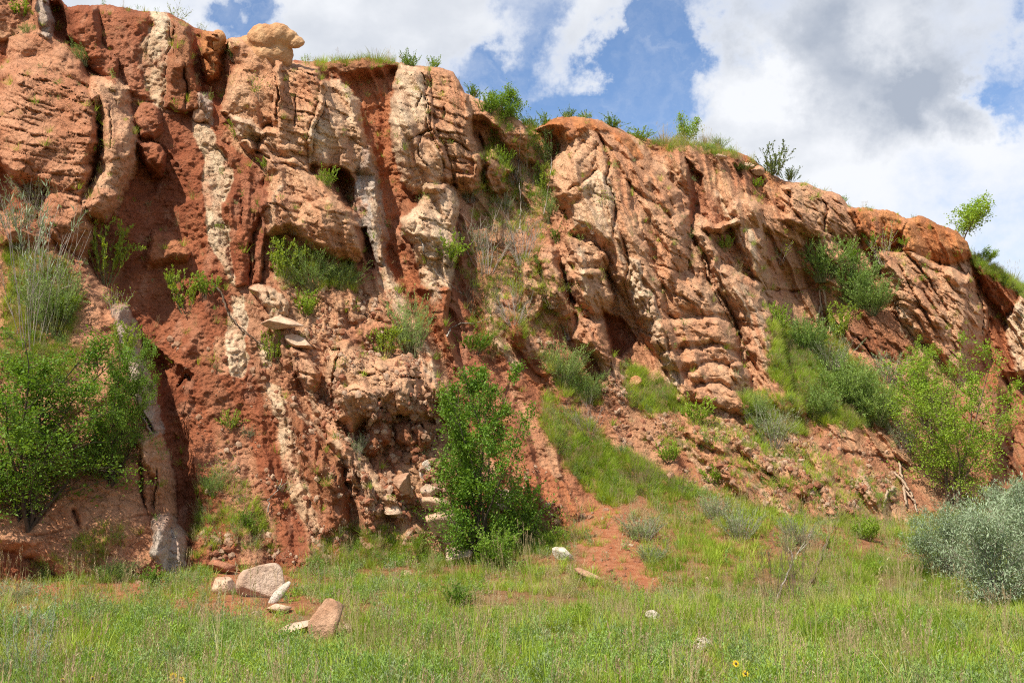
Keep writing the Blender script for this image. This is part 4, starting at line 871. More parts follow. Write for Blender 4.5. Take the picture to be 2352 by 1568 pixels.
# every plant one can tell apart: kind, foot x, y, height, width on the photograph, label
for q in [
 ('elm_big', 60, 1215, 500, 470, 'large dark green elm tree filling the left edge of the view'),
 ('elm_big', -190, 1270, 520, 460, 'dark green elm added beyond the left edge of the view to cast shade'),  # added tree, mostly out of view, shades the lower left ground and rock
 ('elm_big', 255, 1120, 390, 200, 'second dark green elm leaning against the orange rock face'),
 ('elm_mid', 1095, 1285, 500, 300, 'bright green elm tree standing alone before the middle of the cliff'),
 ('leafyd', 1200, 1255, 150, 110, 'dark leafy shrub low beside the trunk of the middle elm'),
 ('leafyd', 1130, 1310, 110, 110, 'dark green shrub at the very foot of the middle elm'),
 ('leafy', 1265, 1262, 62, 60, 'small light green shrub right of the middle elm on pale rock'),
 ('feather', 120, 1335, 60, 110, 'shaded weedy shrub under the lower left rock face'),
 ('sage', 30, 1380, 60, 120, 'shaded dry shrub at the left edge below the rock face'),
 ('feather', 260, 1335, 60, 100, 'green weedy shrub at the foot of the lower left rock'),
 ('leafyd', 345, 1345, 50, 70, 'leafy weed clump near the pale blunt rock foot'),
 ('leafyd', 1345, 272, 24, 44, 'tiny low bush on the bare crown of the dome'),
 ('olive', 1700, 395, 30, 70, 'low dark mat of leaves on the slope below the flat crest slabs'),
 ('leafy', 1735, 430, 26, 56, 'light green mat below the dark skyline bush'),
 ('feather', 1650, 340, 40, 50, 'pale feathery clump at the right end of the grassy hump'),
 ('leafyd', 1120, 262, 50, 60, 'dark bush close under the crest tree on its left'),
 ('leafyd', 1215, 298, 46, 50, 'dark bush close right of the crest tree'),
 ('deadb', 1150, 560, 110, 130, 'brown brush tangled behind the bare twigs of the centre'),
 ('deadb', 1120, 690, 110, 130, 'brown brush hanging above the dark creeping leaves'),
 ('sage', 1100, 570, 70, 80, 'olive grey brush beside the lower cream pillar'),
 ('elm_lime', 2190, 1165, 400, 270, 'yellow green young tree in the lower right before the shaded gully'),
 ('elm_lime', 2140, 1000, 235, 130, 'slender pale green young tree behind the yellow green one'),
 ('silver_tree', 2290, 1400, 270, 300, 'big silver leaved shrub at the right edge of the meadow'),
 ('silver_tree', 2180, 1330, 190, 220, 'ragged silver shrub just left of the big silver one'),
 ('silver_tree', 2330, 1250, 160, 200, 'pale silver shrub behind and above the big silver one'),
 ('silver_tree', 2400, 1360, 280, 300, 'silver leaved shrub cut off by the right edge of the view'),
 ('crest_elm', 1165, 277, 92, 135, 'small bright green tree on the crest beside the bedded pillar'),
 ('leafyd', 1085, 222, 40, 45, 'little bush in the notch left of the crest tree'),
 ('crest_tree', 1580, 318, 80, 76, 'round leafy sapling on the grassy hump of the skyline'),
 ('crest_tree', 2215, 548, 120, 125, 'lone open sapling on the far right skyline'),
 ('crest_tree', 2270, 545, 50, 50, 'low side shoot right of the lone skyline sapling'),
 ('olive', 1775, 412, 92, 78, 'dark olive bush on the skyline above the twisted block'),
 ('olive', 1812, 418, 48, 46, 'lower olive bush on the right flank of the dark skyline bush'),
 ('leafyd', 942, 152, 44, 52, 'dense green bush on top of the cream pillar'),
 ('leafy', 992, 154, 38, 32, 'narrow green bush beside the dense one on the cream pillar'),
 ('leafyd', 1252, 300, 52, 40, 'dark bush where the skyline dips left of the dome'),
 ('leafyd', 1302, 270, 28, 46, 'low bush on the crown of the dome'),
 ('leafyd', 1405, 292, 34, 66, 'spreading green bush on the right shoulder of the dome'),
 ('leafy', 1470, 322, 38, 58, 'bushy green clump below the right shoulder of the dome'),
 ('blond', 1525, 330, 40, 60, 'blond grass clump on the skyline left of the round sapling'),
 ('blond', 1620, 334, 42, 56, 'blond grass clump right of the round sapling'),
 ('blond', 1572, 334, 34, 60, 'short blond grass under the round sapling'),
 ('yucca', 790, 145, 34, 46, 'spiky grass clump on the rim left of the red chute'),
 ('yucca', 862, 142, 42, 54, 'tallest spiky grass clump on the rim over the red chute'),
 ('yucca', 825, 140, 30, 36, 'small spiky clump between the two larger rim clumps'),
 ('yucca', 725, 140, 22, 30, 'sparse dry clump nearest the rock head'),
 ('blond', 890, 140, 30, 36, 'blond tuft close to the cream pillar top'),
 ('yucca', 940, 140, 42, 30, 'upright blades behind the dense pillar bush'),
 ('sparse', 405, 42, 44, 60, 'thin weed on the skyline above the pale seam'),
 ('sparse', 458, 66, 26, 30, 'tiny weed on the skyline above the shaded notch'),
 ('blond', 1690, 362, 30, 30, 'wispy grass on the skyline right of the hump'),
 ('yucca', 1725, 372, 36, 22, 'thin upright blades left of the dark skyline bush'),
 ('yucca', 1890, 436, 16, 30, 'short grass on the skyline of the twisted block'),
 ('leafy', 1940, 450, 22, 24, 'tiny green sprig at the end of the twisted block'),
 ('leafyd', 2245, 592, 26, 60, 'low green bush on the far slope below the lone sapling'),
 ('grassy', 2325, 648, 40, 60, 'light green grass clump on the far right skyline'),
 ('bright', 545, 322, 60, 52, 'bright yellow green shrub on the crag edge left of the tan face'),
 ('sparse', 597, 226, 66, 62, 'airy pale shrub growing on the smooth tan face'),
 ('olive', 535, 135, 46, 36, 'dusty bush wedged beside the rock head'),
 ('feather', 190, 145, 62, 74, 'soft green bush in the hollow behind the tan shoulder'),
 ('leafy', 48, 40, 52, 66, 'green bush in the top left corner'),
 ('feather', 62, 76, 34, 44, 'low green clump under the corner bush'),
 ('bright', 610, 385, 36, 36, 'small yellow shrub on the broad slanting crag'),
 ('leafy', 748, 430, 60, 42, 'pale green shrub at the mouth of the dark hollow'),
 ('sparse', 675, 530, 70, 34, 'thin climbing sprig on the slanting crag'),
 ('bright', 245, 640, 150, 100, 'straggling yellow green shrub over the dark gully'),
 ('sparse', 262, 720, 80, 60, 'sparse shrub below the straggling one in the gully'),
 ('bright', 430, 712, 110, 100, 'yellow green shrub rooted in the bare red clay'),
 ('leafy', 475, 680, 70, 60, 'light green shoots right of the shrub on red clay'),
 ('bright', 655, 640, 105, 80, 'yellow green end of the long thicket under the crag'),
 ('feather', 715, 665, 110, 130, 'grey green feathery shrub in the middle of the crag thicket'),
 ('feather', 785, 665, 75, 110, 'low feathery shrub at the right end of the crag thicket'),
 ('leafy', 700, 728, 72, 66, 'light green shrub hanging below the crag thicket'),
 ('feather', 945, 820, 160, 75, 'tall blue green feathery shrub beside the red chute'),
 ('bright', 888, 815, 80, 85, 'yellow green shrub left of the tall feathery one'),
 ('sage', 820, 1042, 62, 56, 'pale leaved shrub below the large broken block'),
 ('bright', 528, 985, 52, 46, 'bright yellow green shrub on the red clay slope'),
 ('sage', 567, 1005, 36, 40, 'small grey shrub beside the bright one on clay'),
 ('leafyd', 562, 1215, 50, 52, 'dark green shrub low on the clay slope above the boulders'),
 ('bright', 606, 1222, 42, 50, 'yellow green shrub right of the dark one above the boulders'),
 ('feather', 490, 1130, 62, 66, 'pale weedy shrub on the clay beside the dark gully'),
 ('sparse', 510, 1095, 50, 60, 'thin weeds on the clay slope over the weedy shrub'),
 ('sparse', 650, 1130, 40, 40, 'leafy twig leaning over the lower pale seam'),
 ('bright', 625, 830, 80, 50, 'straggling sprig by the fork of the pale seams'),
 ('leafy', 1028, 605, 85, 74, 'fresh green shrub in front of the lower cream pillar'),
 ('sage', 1080, 460, 48, 70, 'grey green shrub on the blocks right of the cream pillar'),
 ('sage', 1160, 490, 58, 50, 'grey green shrub left of the tall bare stems'),
 ('feather', 1255, 510, 90, 62, 'feathery shrub at the left foot of the dome'),
 ('bright', 1130, 312, 62, 66, 'yellow leaved shrub on the pale rock under the crest tree'),
 ('leafy', 1157, 382, 62, 44, 'dark green sprig clinging below the pale rock'),
 ('olive', 1262, 385, 100, 62, 'dark reddish green bush tucked left of the dome crown'),
 ('bright', 1250, 450, 90, 40, 'yellow green shoots below the dark bush by the dome'),
 ('leafyd', 1282, 558, 48, 52, 'green bush on the dark ledge below the dome'),
 ('sparse', 1390, 480, 56, 56, 'airy shrub on the pale face of the dome'),
 ('sparse', 1362, 530, 42, 46, 'small airy shrub lower on the pale face'),
 ('bright', 1665, 572, 42, 46, 'yellow green shrub between the two smooth fins'),
 ('sparse', 1790, 600, 66, 90, 'thin weeds under the bedded block on the right'),
 ('thick', 1890, 640, 110, 130, 'grey green shrub at the upper left of the high thicket'),
 ('thick', 1950, 690, 120, 130, 'largest feathery shrub of the high thicket on the right'),
 ('thick', 2000, 718, 95, 110, 'feathery shrub at the lower right of the high thicket'),
 ('leafyd', 1955, 610, 70, 60, 'dark bush at the top of the high thicket'),
 ('bright', 1937, 780, 95, 72, 'yellow green shrub hanging under the high thicket'),
 ('leafy', 1785, 760, 75, 60, 'green shrub beside the long smooth fin'),
 ('thick', 1850, 810, 95, 120, 'blue green shrub upper left in the long thicket'),
 ('sage', 1910, 850, 90, 120, 'grey green shrub high in the long thicket'),
 ('thick', 1935, 930, 120, 160, 'broad light green shrub in the heart of the long thicket'),
 ('thick', 2010, 970, 110, 140, 'light green shrub at the right of the long thicket'),
 ('sage', 2040, 880, 90, 110, 'grey shrub under the shaded overhang'),
 ('thick', 1880, 960, 80, 110, 'low green shrub at the lower edge of the long thicket'),
 ('sage', 2080, 1030, 90, 90, 'grey green shrub left of the yellow green young tree'),
 ('feather', 1290, 880, 110, 130, 'feathery green shrub over the dead one in the middle'),
 ('feather', 1345, 920, 90, 110, 'grey green shrub hanging right above the dead one'),
 ('dead', 1350, 1000, 95, 90, 'tangled grey dead shrub below the feathery ones'),
 ('leafy', 1600, 975, 72, 80, 'green leafy shrub under the stacked rounded ledges'),
 ('sage', 1775, 1020, 105, 130, 'grey green shrub below the long smooth fin'),
 ('feather', 1735, 960, 75, 80, 'pale green shrub in the cleft by the smooth fin'),
 ('sparse', 2030, 600, 95, 50, 'upright green sapling on the shaded cliff edge'),
 ('leafy', 2080, 562, 26, 34, 'little green sprig under the orange cap rock'),
 ('bright', 2000, 560, 40, 40, 'yellow weeds beside the orange cap rock'),
 ('leafy', 1540, 1060, 56, 60, 'green sprig above the upper grassy slope'),
 ('dead', 1115, 620, 150, 150, 'large tangle of bare twigs right of the cream pillar'),
 ('dead', 1200, 600, 120, 110, 'thin bare twigs right of the large tangle'),
 ('deadb', 1075, 710, 120, 110, 'dark tangle of twigs over the orange foot'),
 ('dead', 1180, 740, 90, 120, 'low bare twigs above the narrow pale column'),
 ('dead', 1205, 480, 170, 60, 'tall bare stems left of the dome'),
 ('dead', 1170, 420, 90, 60, 'bare stems under the pale rock'),
 ('leafyd', 1090, 810, 62, 90, 'dark leaves creeping above the middle elm'),
 ('sparse', 1185, 700, 100, 50, 'green vine like shrub in the tangle of twigs'),
 ('sparse', 1310, 770, 100, 66, 'yellowish shrub by the rounded knob'),
 ('deadb', 1270, 700, 90, 80, 'reddish twigs left of the rounded knob'),
 ('silverstalk', 60, 780, 380, 120, 'tall grey stemmed shrub at the left edge above the elm'),
 ('dead', 70, 790, 360, 170, 'grey leafless shrub at the left edge above the elm'),
 ('sage', 40, 560, 150, 110, 'grey green shrub highest on the left edge'),
 ('feather', 120, 760, 190, 110, 'soft green shrub between the grey stems and the rock'),
 ('leafy', 145, 740, 90, 70, 'green shoots beside the orange rock under the grey stems'),
 ('sage', 80, 470, 90, 120, 'dry grey shrub at the foot of the bedded block'),
 ('bright', 285, 820, 90, 60, 'pale yellow shrub on the upper edge of the lower left rock'),
 ('sage', 1475, 1240, 78, 115, 'silvery grass like shrub on the middle slope'),
 ('sage', 1700, 1240, 90, 110, 'grey green sage shrub at the foot of the worn tan rock'),
 ('sage', 1640, 1190, 70, 80, 'green sage shrub higher on the grassy slope'),
 ('sage', 1835, 1250, 75, 95, 'pale dry shrub between the bare stems and the foot rocks'),
 ('leafy', 1990, 1240, 66, 70, 'green shrub at the foot of the dark rock shadows'),
 ('deadb', 1830, 1395, 220, 90, 'leaning bare shrub in the meadow below the foot rocks'),
 ('deadb', 1780, 1400, 200, 90, 'thin bare shrub left of the leaning one in the meadow'),
 ('sage', 1500, 1290, 55, 90, 'low grey shrub beside the bare red slide'),
 ('leafy', 1640, 1110, 50, 70, 'green clump on the upper grassy slope'),
 ('deadb', 1480, 1110, 60, 110, 'dry brown brush on the upper grassy slope'),
 ('deadb', 1560, 1130, 60, 90, 'dry brush right of the silvery shrub'),
 ('silverstalk', 40, 1570, 200, 80, 'silver stalk plant nearest the left corner'),
 ('silverstalk', 95, 1570, 190, 70, 'silver stalk plant with pale seed tips near the left corner'),
 ('silverstalk', 665, 1560, 110, 46, 'silver stalk plant in front of the pointed rock'),
 ('sage', 15, 1590, 120, 140, 'silvery sage filling the lower left corner'),
 ('sage', 150, 1575, 60, 110, 'low silvery sage right of the corner'),
 ('deadb', 1380, 1395, 45, 90, 'dark dry brush at the lower end of the pale outcrop'),
 ('deadb', 1300, 1370, 50, 80, 'dark dry brush under the small light shrub'),
 ('leafyd', 1050, 1395, 60, 90, 'dark green weed clump in the meadow'),
 ('deadb', 610, 1395, 40, 50, 'dead twigs behind the large boulder'),
 ]:
    if q[0] == 'grassy': q = ('blond',) + q[1:]
    plant(*q)

def surf_tube(name, spec, w0, w1, mat, label, cat, out=.12, child=()):
    """a branch or root that follows the cliff a little in front of it"""
    pm = PM()
    def one(sp):
        P = pts(sp); V_ = []
        for i in range(len(P) - 1):
            for t in np.linspace(0, 1, 6, endpoint=False):
                p = P[i] * (1 - t) + P[i + 1] * t; l, n, yy = surf(p[0], p[1]); V_.append(l + Vector((0, -out, .02)) + rv(.012))
        pm.tube(V_, list(np.linspace(w0, w1, len(V_))))
    for sp in (spec,) + tuple(child): one(sp)
    tag(link(name, pm.wood_mesh(name, BM[mat])), label, cat)
surf_tube('root', 'F 960,440 975,560 985,640 980,740', .055, .03, 'pale', 'bare root hanging under the high thicket', 'root', child=('F 990,440 1010,560 1030,680 1060,800', 'F 970,560 950,630 940,660'))
surf_tube('root', 'I 1460,150 1520,200 1570,270 1600,330', .07, .04, 'pale', 'thick pale root in the dark hollow beside the young tree', 'root', child=('I 1500,90 1520,190 1530,260 1600,340 1625,430', 'I 1470,250 1420,280 1400,340 1390,390', 'I 1530,260 1540,330 1550,390'))
surf_tube('root', 'F 1450,510 1480,545 1530,580 1555,640', .045, .015, 'brown', 'dark root sprawling over the big bedded crag', 'root', child=('F 1480,545 1500,590 1490,640',))
surf_tube('dead_branch', 'D 1430,370 1510,480 1540,590 1620,690 1760,800 1850,840 1900,930', .03, .012, 'brown', 'long thin branch trailing across the pale seams', 'branch')
surf_tube('dead_branch', 'E 560,100 600,250 680,340 760,410 850,480', .022, .01, 'grey', 'thin bent branch across the lower cream pillar', 'branch')
surf_tube('dead_branch', 'E 740,760 760,700 830,670 920,665 1010,640 1060,590', .03, .008, 'grey', 'hooked bare branch under the dark tangle of twigs', 'branch')
surf_tube('fallen_branch', 'G 560,125 700,90 860,10 900,-20', .03, .012, 'brown', 'dead branch sticking out of the left elm', 'branch', out=.5)
surf_tube('fallen_branch', 'G 1815,410 1820,330 1880,270 1960,200', .022, .01, 'grey', 'small forked stick on the red clay slope', 'branch', child=('G 1880,270 1920,180',))
surf_tube('bare_sapling', 'I 620,1090 660,960 740,800 800,680 870,560 950,430', .03, .008, 'grey', 'left of two leaning bare stems in the meadow', 'bare stem', out=.4, child=('I 740,800 760,700 720,640', 'I 800,680 850,640 900,520'))
surf_tube('bare_sapling', 'I 705,1140 800,1010 880,880 940,740 1000,600 1080,430', .034, .008, 'brown', 'right of two leaning bare stems in the meadow', 'bare stem', out=.4, child=('I 940,740 1000,560 990,500', 'I 800,1010 790,900 750,850', 'I 880,880 960,800'))
surf_tube('dead_branch', 'B 1230,1568 1235,1380 1215,1200 1225,1000 1235,860', .022, .008, 'grey', 'slender upright dead stem beside the dome', 'branch', out=.3)
surf_tube('dead_branch', 'B 1390,1460 1420,1280 1440,1130 1440,1000', .02, .008, 'grey', 'second slender dead stem nearer the dome', 'branch', out=.3)

# ------------------------------------------------------------------ loose rocks
def rock_mesh(seed, sx, sy, sz, flat=7, sub_=4, rough=.035):
    rr = random.Random(seed); bm = bmesh.new(); bmesh.ops.create_icosphere(bm, subdivisions=sub_, radius=1)
    pl = []
    for _ in range(flat):
        d = Vector((rr.gauss(0, 1), rr.gauss(0, 1), rr.gauss(0, 1))).normalized(); pl.append((d, rr.uniform(.5, .78)))
    for v_ in bm.verts:
        c = v_.co.copy()
        for d, k in pl:
            t = c.dot(d) - k
            if t > 0: c -= d * t * .985
        v_.co = c
    co = np.array([tuple(v_.co) for v_ in bm.verts])
    n_ = fbm(co[:, 0] * 1.5 + co[:, 2] + seed, co[:, 1] * 1.5 + co[:, 2] * .7, 4, seed) * rough * 2.2 + rough * .8 * fbm(co[:, 0] * 6 + co[:, 1], co[:, 2] * 6 - co[:, 1], 3, seed + 1)
    for v_, q in zip(bm.verts, n_): v_.co = Vector((v_.co.x * sx, v_.co.y * sy, v_.co.z * sz)) * (1 + q)
    me = bpy.data.meshes.new('rock'); bm.to_mesh(me); bm.free(); me.polygons.foreach_set('use_smooth', [True] * len(me.polygons))
    return me
import bmesh
def rmat(n, a, c, sc=1.): return rock_material(n, sc, .7, .95, False, a + (1,), c + (1,))
RM = dict(tan=rmat('tan_stone', (.50, .30, .19), (.60, .42, .29)), pink=rmat('pink_stone', (.44, .29, .20), (.58, .43, .32)), white=rmat('white_stone', (.48, .40, .31), (.66, .58, .48)),
          brown=rmat('brown_stone', (.36, .19, .11), (.50, .30, .19)), red=rmat('red_stone', (.34, .13, .07), (.42, .19, .11)), orange=rmat('orange_stone', (.46, .21, .09), (.56, .32, .16)))
def boulder(name, x, y, wp, hp, col, label, seed, rot=0., tilt=0., deep=.8, flat=7, out=.2, cat='rock'):
    loc, n, yy = surf(x, y + hp * .35); m = mpp(yy)
    me = rock_mesh(seed, wp * m * .56, wp * m * .5 * deep, hp * m * .56, flat); me.materials.append(RM[col])
    o = link(name, me); rx, rz = rayD(x, y); d = yy - wp * m * .5 * deep * out
    o.location = (float(rx) * d, d, float(rz) * d); o.rotation_euler = (0, tilt, rot)
    tag(o, label, cat); return o
boulder('boulder', 603, 1337, 102, 84, 'pink', 'large pinkish boulder at the foot of the clay slope', 3, .3, -.15, .9, 9, .6, 'boulder')
boulder('boulder', 518, 1342, 66, 48, 'tan', 'smaller tan boulder touching the large one on its left', 5, 0, .1, .9, 8, .6, 'boulder')
boulder('boulder', 642, 1362, 20, 62, 'white', 'thin pale slab leaning behind the large boulder', 7, .2, .7, .6, 6, .5)
boulder('boulder', 510, 1300, 56, 34, 'red', 'reddish clod above the smaller tan boulder', 8, .2, .1, .9, 6, .3)
boulder('stone', 700, 1348, 26, 16, 'tan', 'small tan stone right of the large boulder on bare soil', 51)
boulder('stone', 462, 1352, 24, 16, 'red', 'small red stone left of the tan boulder', 52)
boulder('stone', 590, 1408, 22, 14, 'pink', 'little pink stone between boulders and pointed rock', 53)
boulder('stone', 930, 1318, 30, 18, 'tan', 'tan stone on the bare soil left of the block stack', 54)
boulder('stone', 1545, 1395, 24, 14, 'tan', 'small tan stone at the foot of the red slide', 55)
boulder('boulder', 749, 1425, 84, 98, 'brown', 'pointed brown rock standing in the grass', 11, .4, .1, .8, 7, .6, 'boulder')
boulder('boulder', 675, 1443, 112, 26, 'pink', 'long low slab lying left of the pointed rock', 12, .1, -.42, .6, 6, .6)
boulder('boulder', 800, 1440, 34, 20, 'pink', 'small stone just right of the pointed rock', 13)
boulder('boulder', 640, 1395, 52, 24, 'tan', 'low stone between the large boulder and the pointed rock', 14)
boulder('stone', 1503, 1411, 40, 20, 'white', 'white stone in the grass below the red slide', 15, .2, .1)
boulder('stone', 1614, 1480, 42, 34, 'white', 'round whitish stone near the bottom of the meadow', 16, .2, 0, .9, 5)
boulder('stone', 1846, 1486, 28, 20, 'tan', 'tan stone half hidden in the lower right grass', 17)
boulder('stone', 1888, 1496, 22, 14, 'white', 'tiny pale stone right of the half hidden tan one', 18)
boulder('rock_block', 1016, 1200, 96, 78, 'tan', 'biggest block of the stack left of the middle elm', 21, .3, .15, .9, 9, .6)
boulder('rock_block', 1000, 1152, 64, 34, 'tan', 'flat block on top of the stack by the middle elm', 22, .1, .1, .9, 8, .6)
boulder('rock_block', 1046, 1240, 62, 46, 'tan', 'wedge shaped block low in the stack by the middle elm', 23, .1, -.5, .9, 8, .6)
boulder('rock_block', 1050, 1277, 76, 42, 'pink', 'lowest rounded block of the stack by the middle elm', 24, 0, .12, .9, 7, .6)
boulder('rock_block', 976, 1085, 26, 56, 'white', 'white upright block beside the elm leaves', 25, 0, .05, .7, 8, .6)
boulder('rock_block', 990, 1125, 44, 36, 'pink', 'pink block under the white upright one', 26, 0, .1, .8, 8, .5)
boulder('rock_block', 1162, 1148, 44, 52, 'pink', 'pinkish block seen right of the elm trunk', 27, 0, .1, .8, 8, .5)
boulder('rock_slab', 687, 786, 66, 26, 'tan', 'plank like slab poking out of the red clay', 28, .1, .45, .7, 7, .9)
boulder('rock_slab', 648, 742, 92, 32, 'tan', 'flat pale ledge above the plank like slab', 29, .1, .12, .8, 7, .7)
boulder('rock_slab', 1292, 1268, 44, 34, 'white', 'pale slab beside the bare red slide', 30, 0, .5, .7, 7, .5)
boulder('rock_slab', 1355, 1320, 66, 20, 'brown', 'brown slab at the lower end of the pale outcrop', 31, 0, .4, .7, 7, .5)
boulder('rock_slab', 1655, 360, 36, 12, 'tan', 'flat slab on the crest right of the grassy hump', 32, 0, .2, .8, 6, .9)
boulder('rock_slab', 1716, 381, 34, 14, 'tan', 'second flat slab farther right on the crest', 33, 0, .1, .8, 6, .9)
boulder('stone', 1740, 392, 30, 24, 'brown', 'dark brown knob beside the olive skyline bush', 34, 0, .1, .9, 5, .9)
boulder('stone', 500, 92, 36, 46, 'orange', 'squat brown knob on the skyline left of the rock head', 35, 0, .1, .9, 6, .6)
boulder('stone', 458, 262, 34, 36, 'brown', 'rounded stone wedged below the shaded recess', 36, 0, .2, .9, 6, .6)
boulder('rock_block', 926, 1110, 46, 50, 'brown', 'brown block in the crumbling steps left of the elm', 37, 0, .1, .9, 9, .5)
boulder('rock_block', 905, 1170, 40, 36, 'tan', 'tan block near the bottom of the crumbling steps', 38, 0, .1, .9, 9, .5)
boulder('rock_block', 1460, 878, 26, 30, 'orange', 'small orange wedge left of the dry grass patch', 39, 0, .3, .8, 6, .5)

# the overhanging rock head on the skyline
def rock_head():
    loc, n, yy = surf(640, 142); m = mpp(yy); bm = bmesh.new(); yy += .2
    rx0, rz0 = rayD(640, 120); c0 = Vector((float(rx0) * yy, yy, float(rz0) * yy))
    for (x, y, rx_, rz_, dy, ry) in [(1800, 265, 115, 95, 0, 1.1), (1885, 250, 95, 85, -.1, 1), (1950, 262, 75, 55, -.15, .9), (2010, 295, 58, 42, -.2, .7), (1860, 360, 100, 90, .1, 1.), (1780, 400, 150, 90, .2, 1.1),
        (1640, 262, 62, 52, .2, .8), (1570, 280, 60, 45, .3, .8), (1700, 320, 110, 70, .2, 1), (1905, 400, 60, 60, .1, .7)]:
        X_ = (x * .36155) * .9408; Y_ = (y * .36155) * .9408
        g = bmesh.ops.create_icosphere(bm, subdivisions=3, radius=1)
        s = .36155 * .9408 * m * 1.17
        for v_ in g['verts']:
            v_.co = Vector((v_.co.x * rx_ * s, v_.co.y * (rx_ + rz_) * .5 * s * ry, v_.co.z * rz_ * s)) + Vector(((X_ - 640) * m, dy, -(Y_ - 120) * m))
    me = bpy.data.meshes.new('rock_head'); bm.to_mesh(me); bm.free()
    o = link('overhanging_rock', me); o.location = c0
    r_ = o.modifiers.new('r', 'REMESH'); r_.mode = 'VOXEL'; r_.voxel_size = .035; r_.use_smooth_shade = True
    sm = o.modifiers.new('s', 'SMOOTH'); sm.iterations = 2
    for nm, sz, st in (('crag', .5, .16), ('pits', .13, .05)):
        tx = bpy.data.textures.new(nm, 'CLOUDS'); tx.noise_scale = sz; tx.noise_depth = 4
        dm = o.modifiers.new('d', 'DISPLACE'); dm.texture = tx; dm.strength = st; dm.mid_level = .5; dm.texture_coords = 'LOCAL'
    me.materials.append(rmat('rock_head_stone', (.45, .23, .11), (.56, .34, .18)))
    tag(o, 'overhanging orange rock shaped like an animal head on the skyline', 'rock')
rock_head()

# pebbles and clods on the red slopes: uncountable
def scatter_face(n, weight, seed):
    """points on the cliff spread by area times weight(px, py)"""
    rs = np.random.RandomState(seed)
    r0 = YS[:-1, :-1]
    w = weight(PX[:-1, :-1], PY[:-1, :-1]) 
    area = np.linalg.norm(np.cross(np.stack([np.diff(XS, axis=1)[:-1], np.diff(YS, axis=1)[:-1], np.diff(ZS, axis=1)[:-1]], -1),
                                   np.stack([np.diff(XS, axis=0)[:, :-1], np.diff(YS, axis=0)[:, :-1], np.diff(ZS, axis=0)[:, :-1]], -1)), axis=-1)
    nz = N.reshape(NRF, NC, 3)[nb:, :][:-1, :-1]
    vis = ZS[:-1, :-1] > gz(XS[:-1, :-1], YS[:-1, :-1]) - .05
    w = w * np.minimum(area, .01) * vis
    cs = np.cumsum(w.ravel()); k = np.searchsorted(cs, rs.rand(n) * cs[-1]); r_, c_ = np.unravel_index(np.minimum(k, w.size - 1), w.shape)
    P = np.stack([XS[r_, c_], YS[r_, c_], ZS[r_, c_]], -1); return P, nz[r_, c_], rs
PB = [rock_mesh(60 + i, 1, .9, .75, 6, 1, .08) for i in range(3)]
for i, me in enumerate(PB):
    me.materials.append((RM['red'], RM['brown'], RM['tan'])[i]); me.polygons.foreach_set('use_smooth', [False] * len(me.polygons))
def gn_scatter(name, pos, rot, scl, protos, seed):
    """one object that instances the prototypes on given points"""
    me = bpy.data.meshes.new(name); me.vertices.add(len(pos)); me.vertices.foreach_set('co', pos.astype(np.float32).ravel())
    a = me.attributes.new('rot', 'FLOAT_VECTOR', 'POINT'); a.data.foreach_set('vector', rot.astype(np.float32).ravel())
    a = me.attributes.new('scl', 'FLOAT_VECTOR', 'POINT'); a.data.foreach_set('vector', scl.astype(np.float32).ravel())
    a = me.attributes.new('pick', 'INT', 'POINT'); a.data.foreach_set('value', np.random.RandomState(seed).randint(0, len(protos), len(pos)).astype(np.int32))
    o = link(name, me)
    coll = bpy.data.collections.new(name + '_kinds')
    for i, pm_ in enumerate(protos):
        po = bpy.data.objects.new('%s_kind_%02d' % (name, i), pm_); coll.objects.link(po)
    ng = bpy.data.node_groups.new(name, 'GeometryNodeTree')
    ng.interface.new_socket('Geometry', in_out='INPUT', socket_type='NodeSocketGeometry'); ng.interface.new_socket('Geometry', in_out='OUTPUT', socket_type='NodeSocketGeometry')
    n = ng.nodes; L = ng.links
    gi = n.new('NodeGroupInput'); go = n.new('NodeGroupOutput'); iop = n.new('GeometryNodeInstanceOnPoints'); ci = n.new('GeometryNodeCollectionInfo')
    ci.inputs[0].default_value = coll; ci.inputs['Separate Children'].default_value = True; ci.inputs['Reset Children'].default_value = True
    mp_ = n.new('GeometryNodeMeshToPoints')
    def at(nm, ty):
        q = n.new('GeometryNodeInputNamedAttribute'); q.data_type = ty; q.inputs[0].default_value = nm; return q.outputs[0]
    L.new(gi.outputs[0], mp_.inputs[0]); L.new(mp_.outputs[0], iop.inputs['Points']); L.new(ci.outputs[0], iop.inputs['Instance'])
    iop.inputs['Pick Instance'].default_value = True; L.new(at('pick', 'INT'), iop.inputs['Instance Index'])
    L.new(at('rot', 'FLOAT_VECTOR'), iop.inputs['Rotation']); L.new(at('scl', 'FLOAT_VECTOR'), iop.inputs['Scale']); L.new(iop.outputs[0], go.inputs[0])
    md = o.modifiers.new('scatter', 'NODES'); md.node_group = ng
    return o
def polyw(specs):
    PL = [(pts(s), w, f) for s, w, f in specs]
    def fn_(px, py):
        o = np.zeros(px.shape)
        for P, w, f in PL:
            x0, y0 = P.min(0) - 5; x1, y1 = P.max(0) + 5; m = (px > x0) & (px < x1) & (py > y0) & (py < y1)
            if m.any(): o[m] = np.maximum(o[m], w * sst(poly_sd(px[m], py[m], P), -f * .2, f))
        return o
    return fn_
pw = polyw([('D 900,600 2000,900 2351,1568 G 2351,600 G 1400,560 D 1200,1100', .35, 30), ('P 830,620 P 1060,900 P 1080,1320 P 760,1230 P 700,900', 1, 40), ('P 420,1230 P 700,1180 P 1080,1290 P 1100,1360 P 420,1340', 1.6, 30),
            ('H 1130,90 1330,85 1550,200 1830,650 2080,960 1650,790 1280,250', 1., 20), ('P 1150,700 P 1500,900 P 2100,1000 P 2100,1250 P 1500,1200', .9, 40), ('P 620,600 P 760,660 P 860,800 P 720,860', 1.2, 20)])
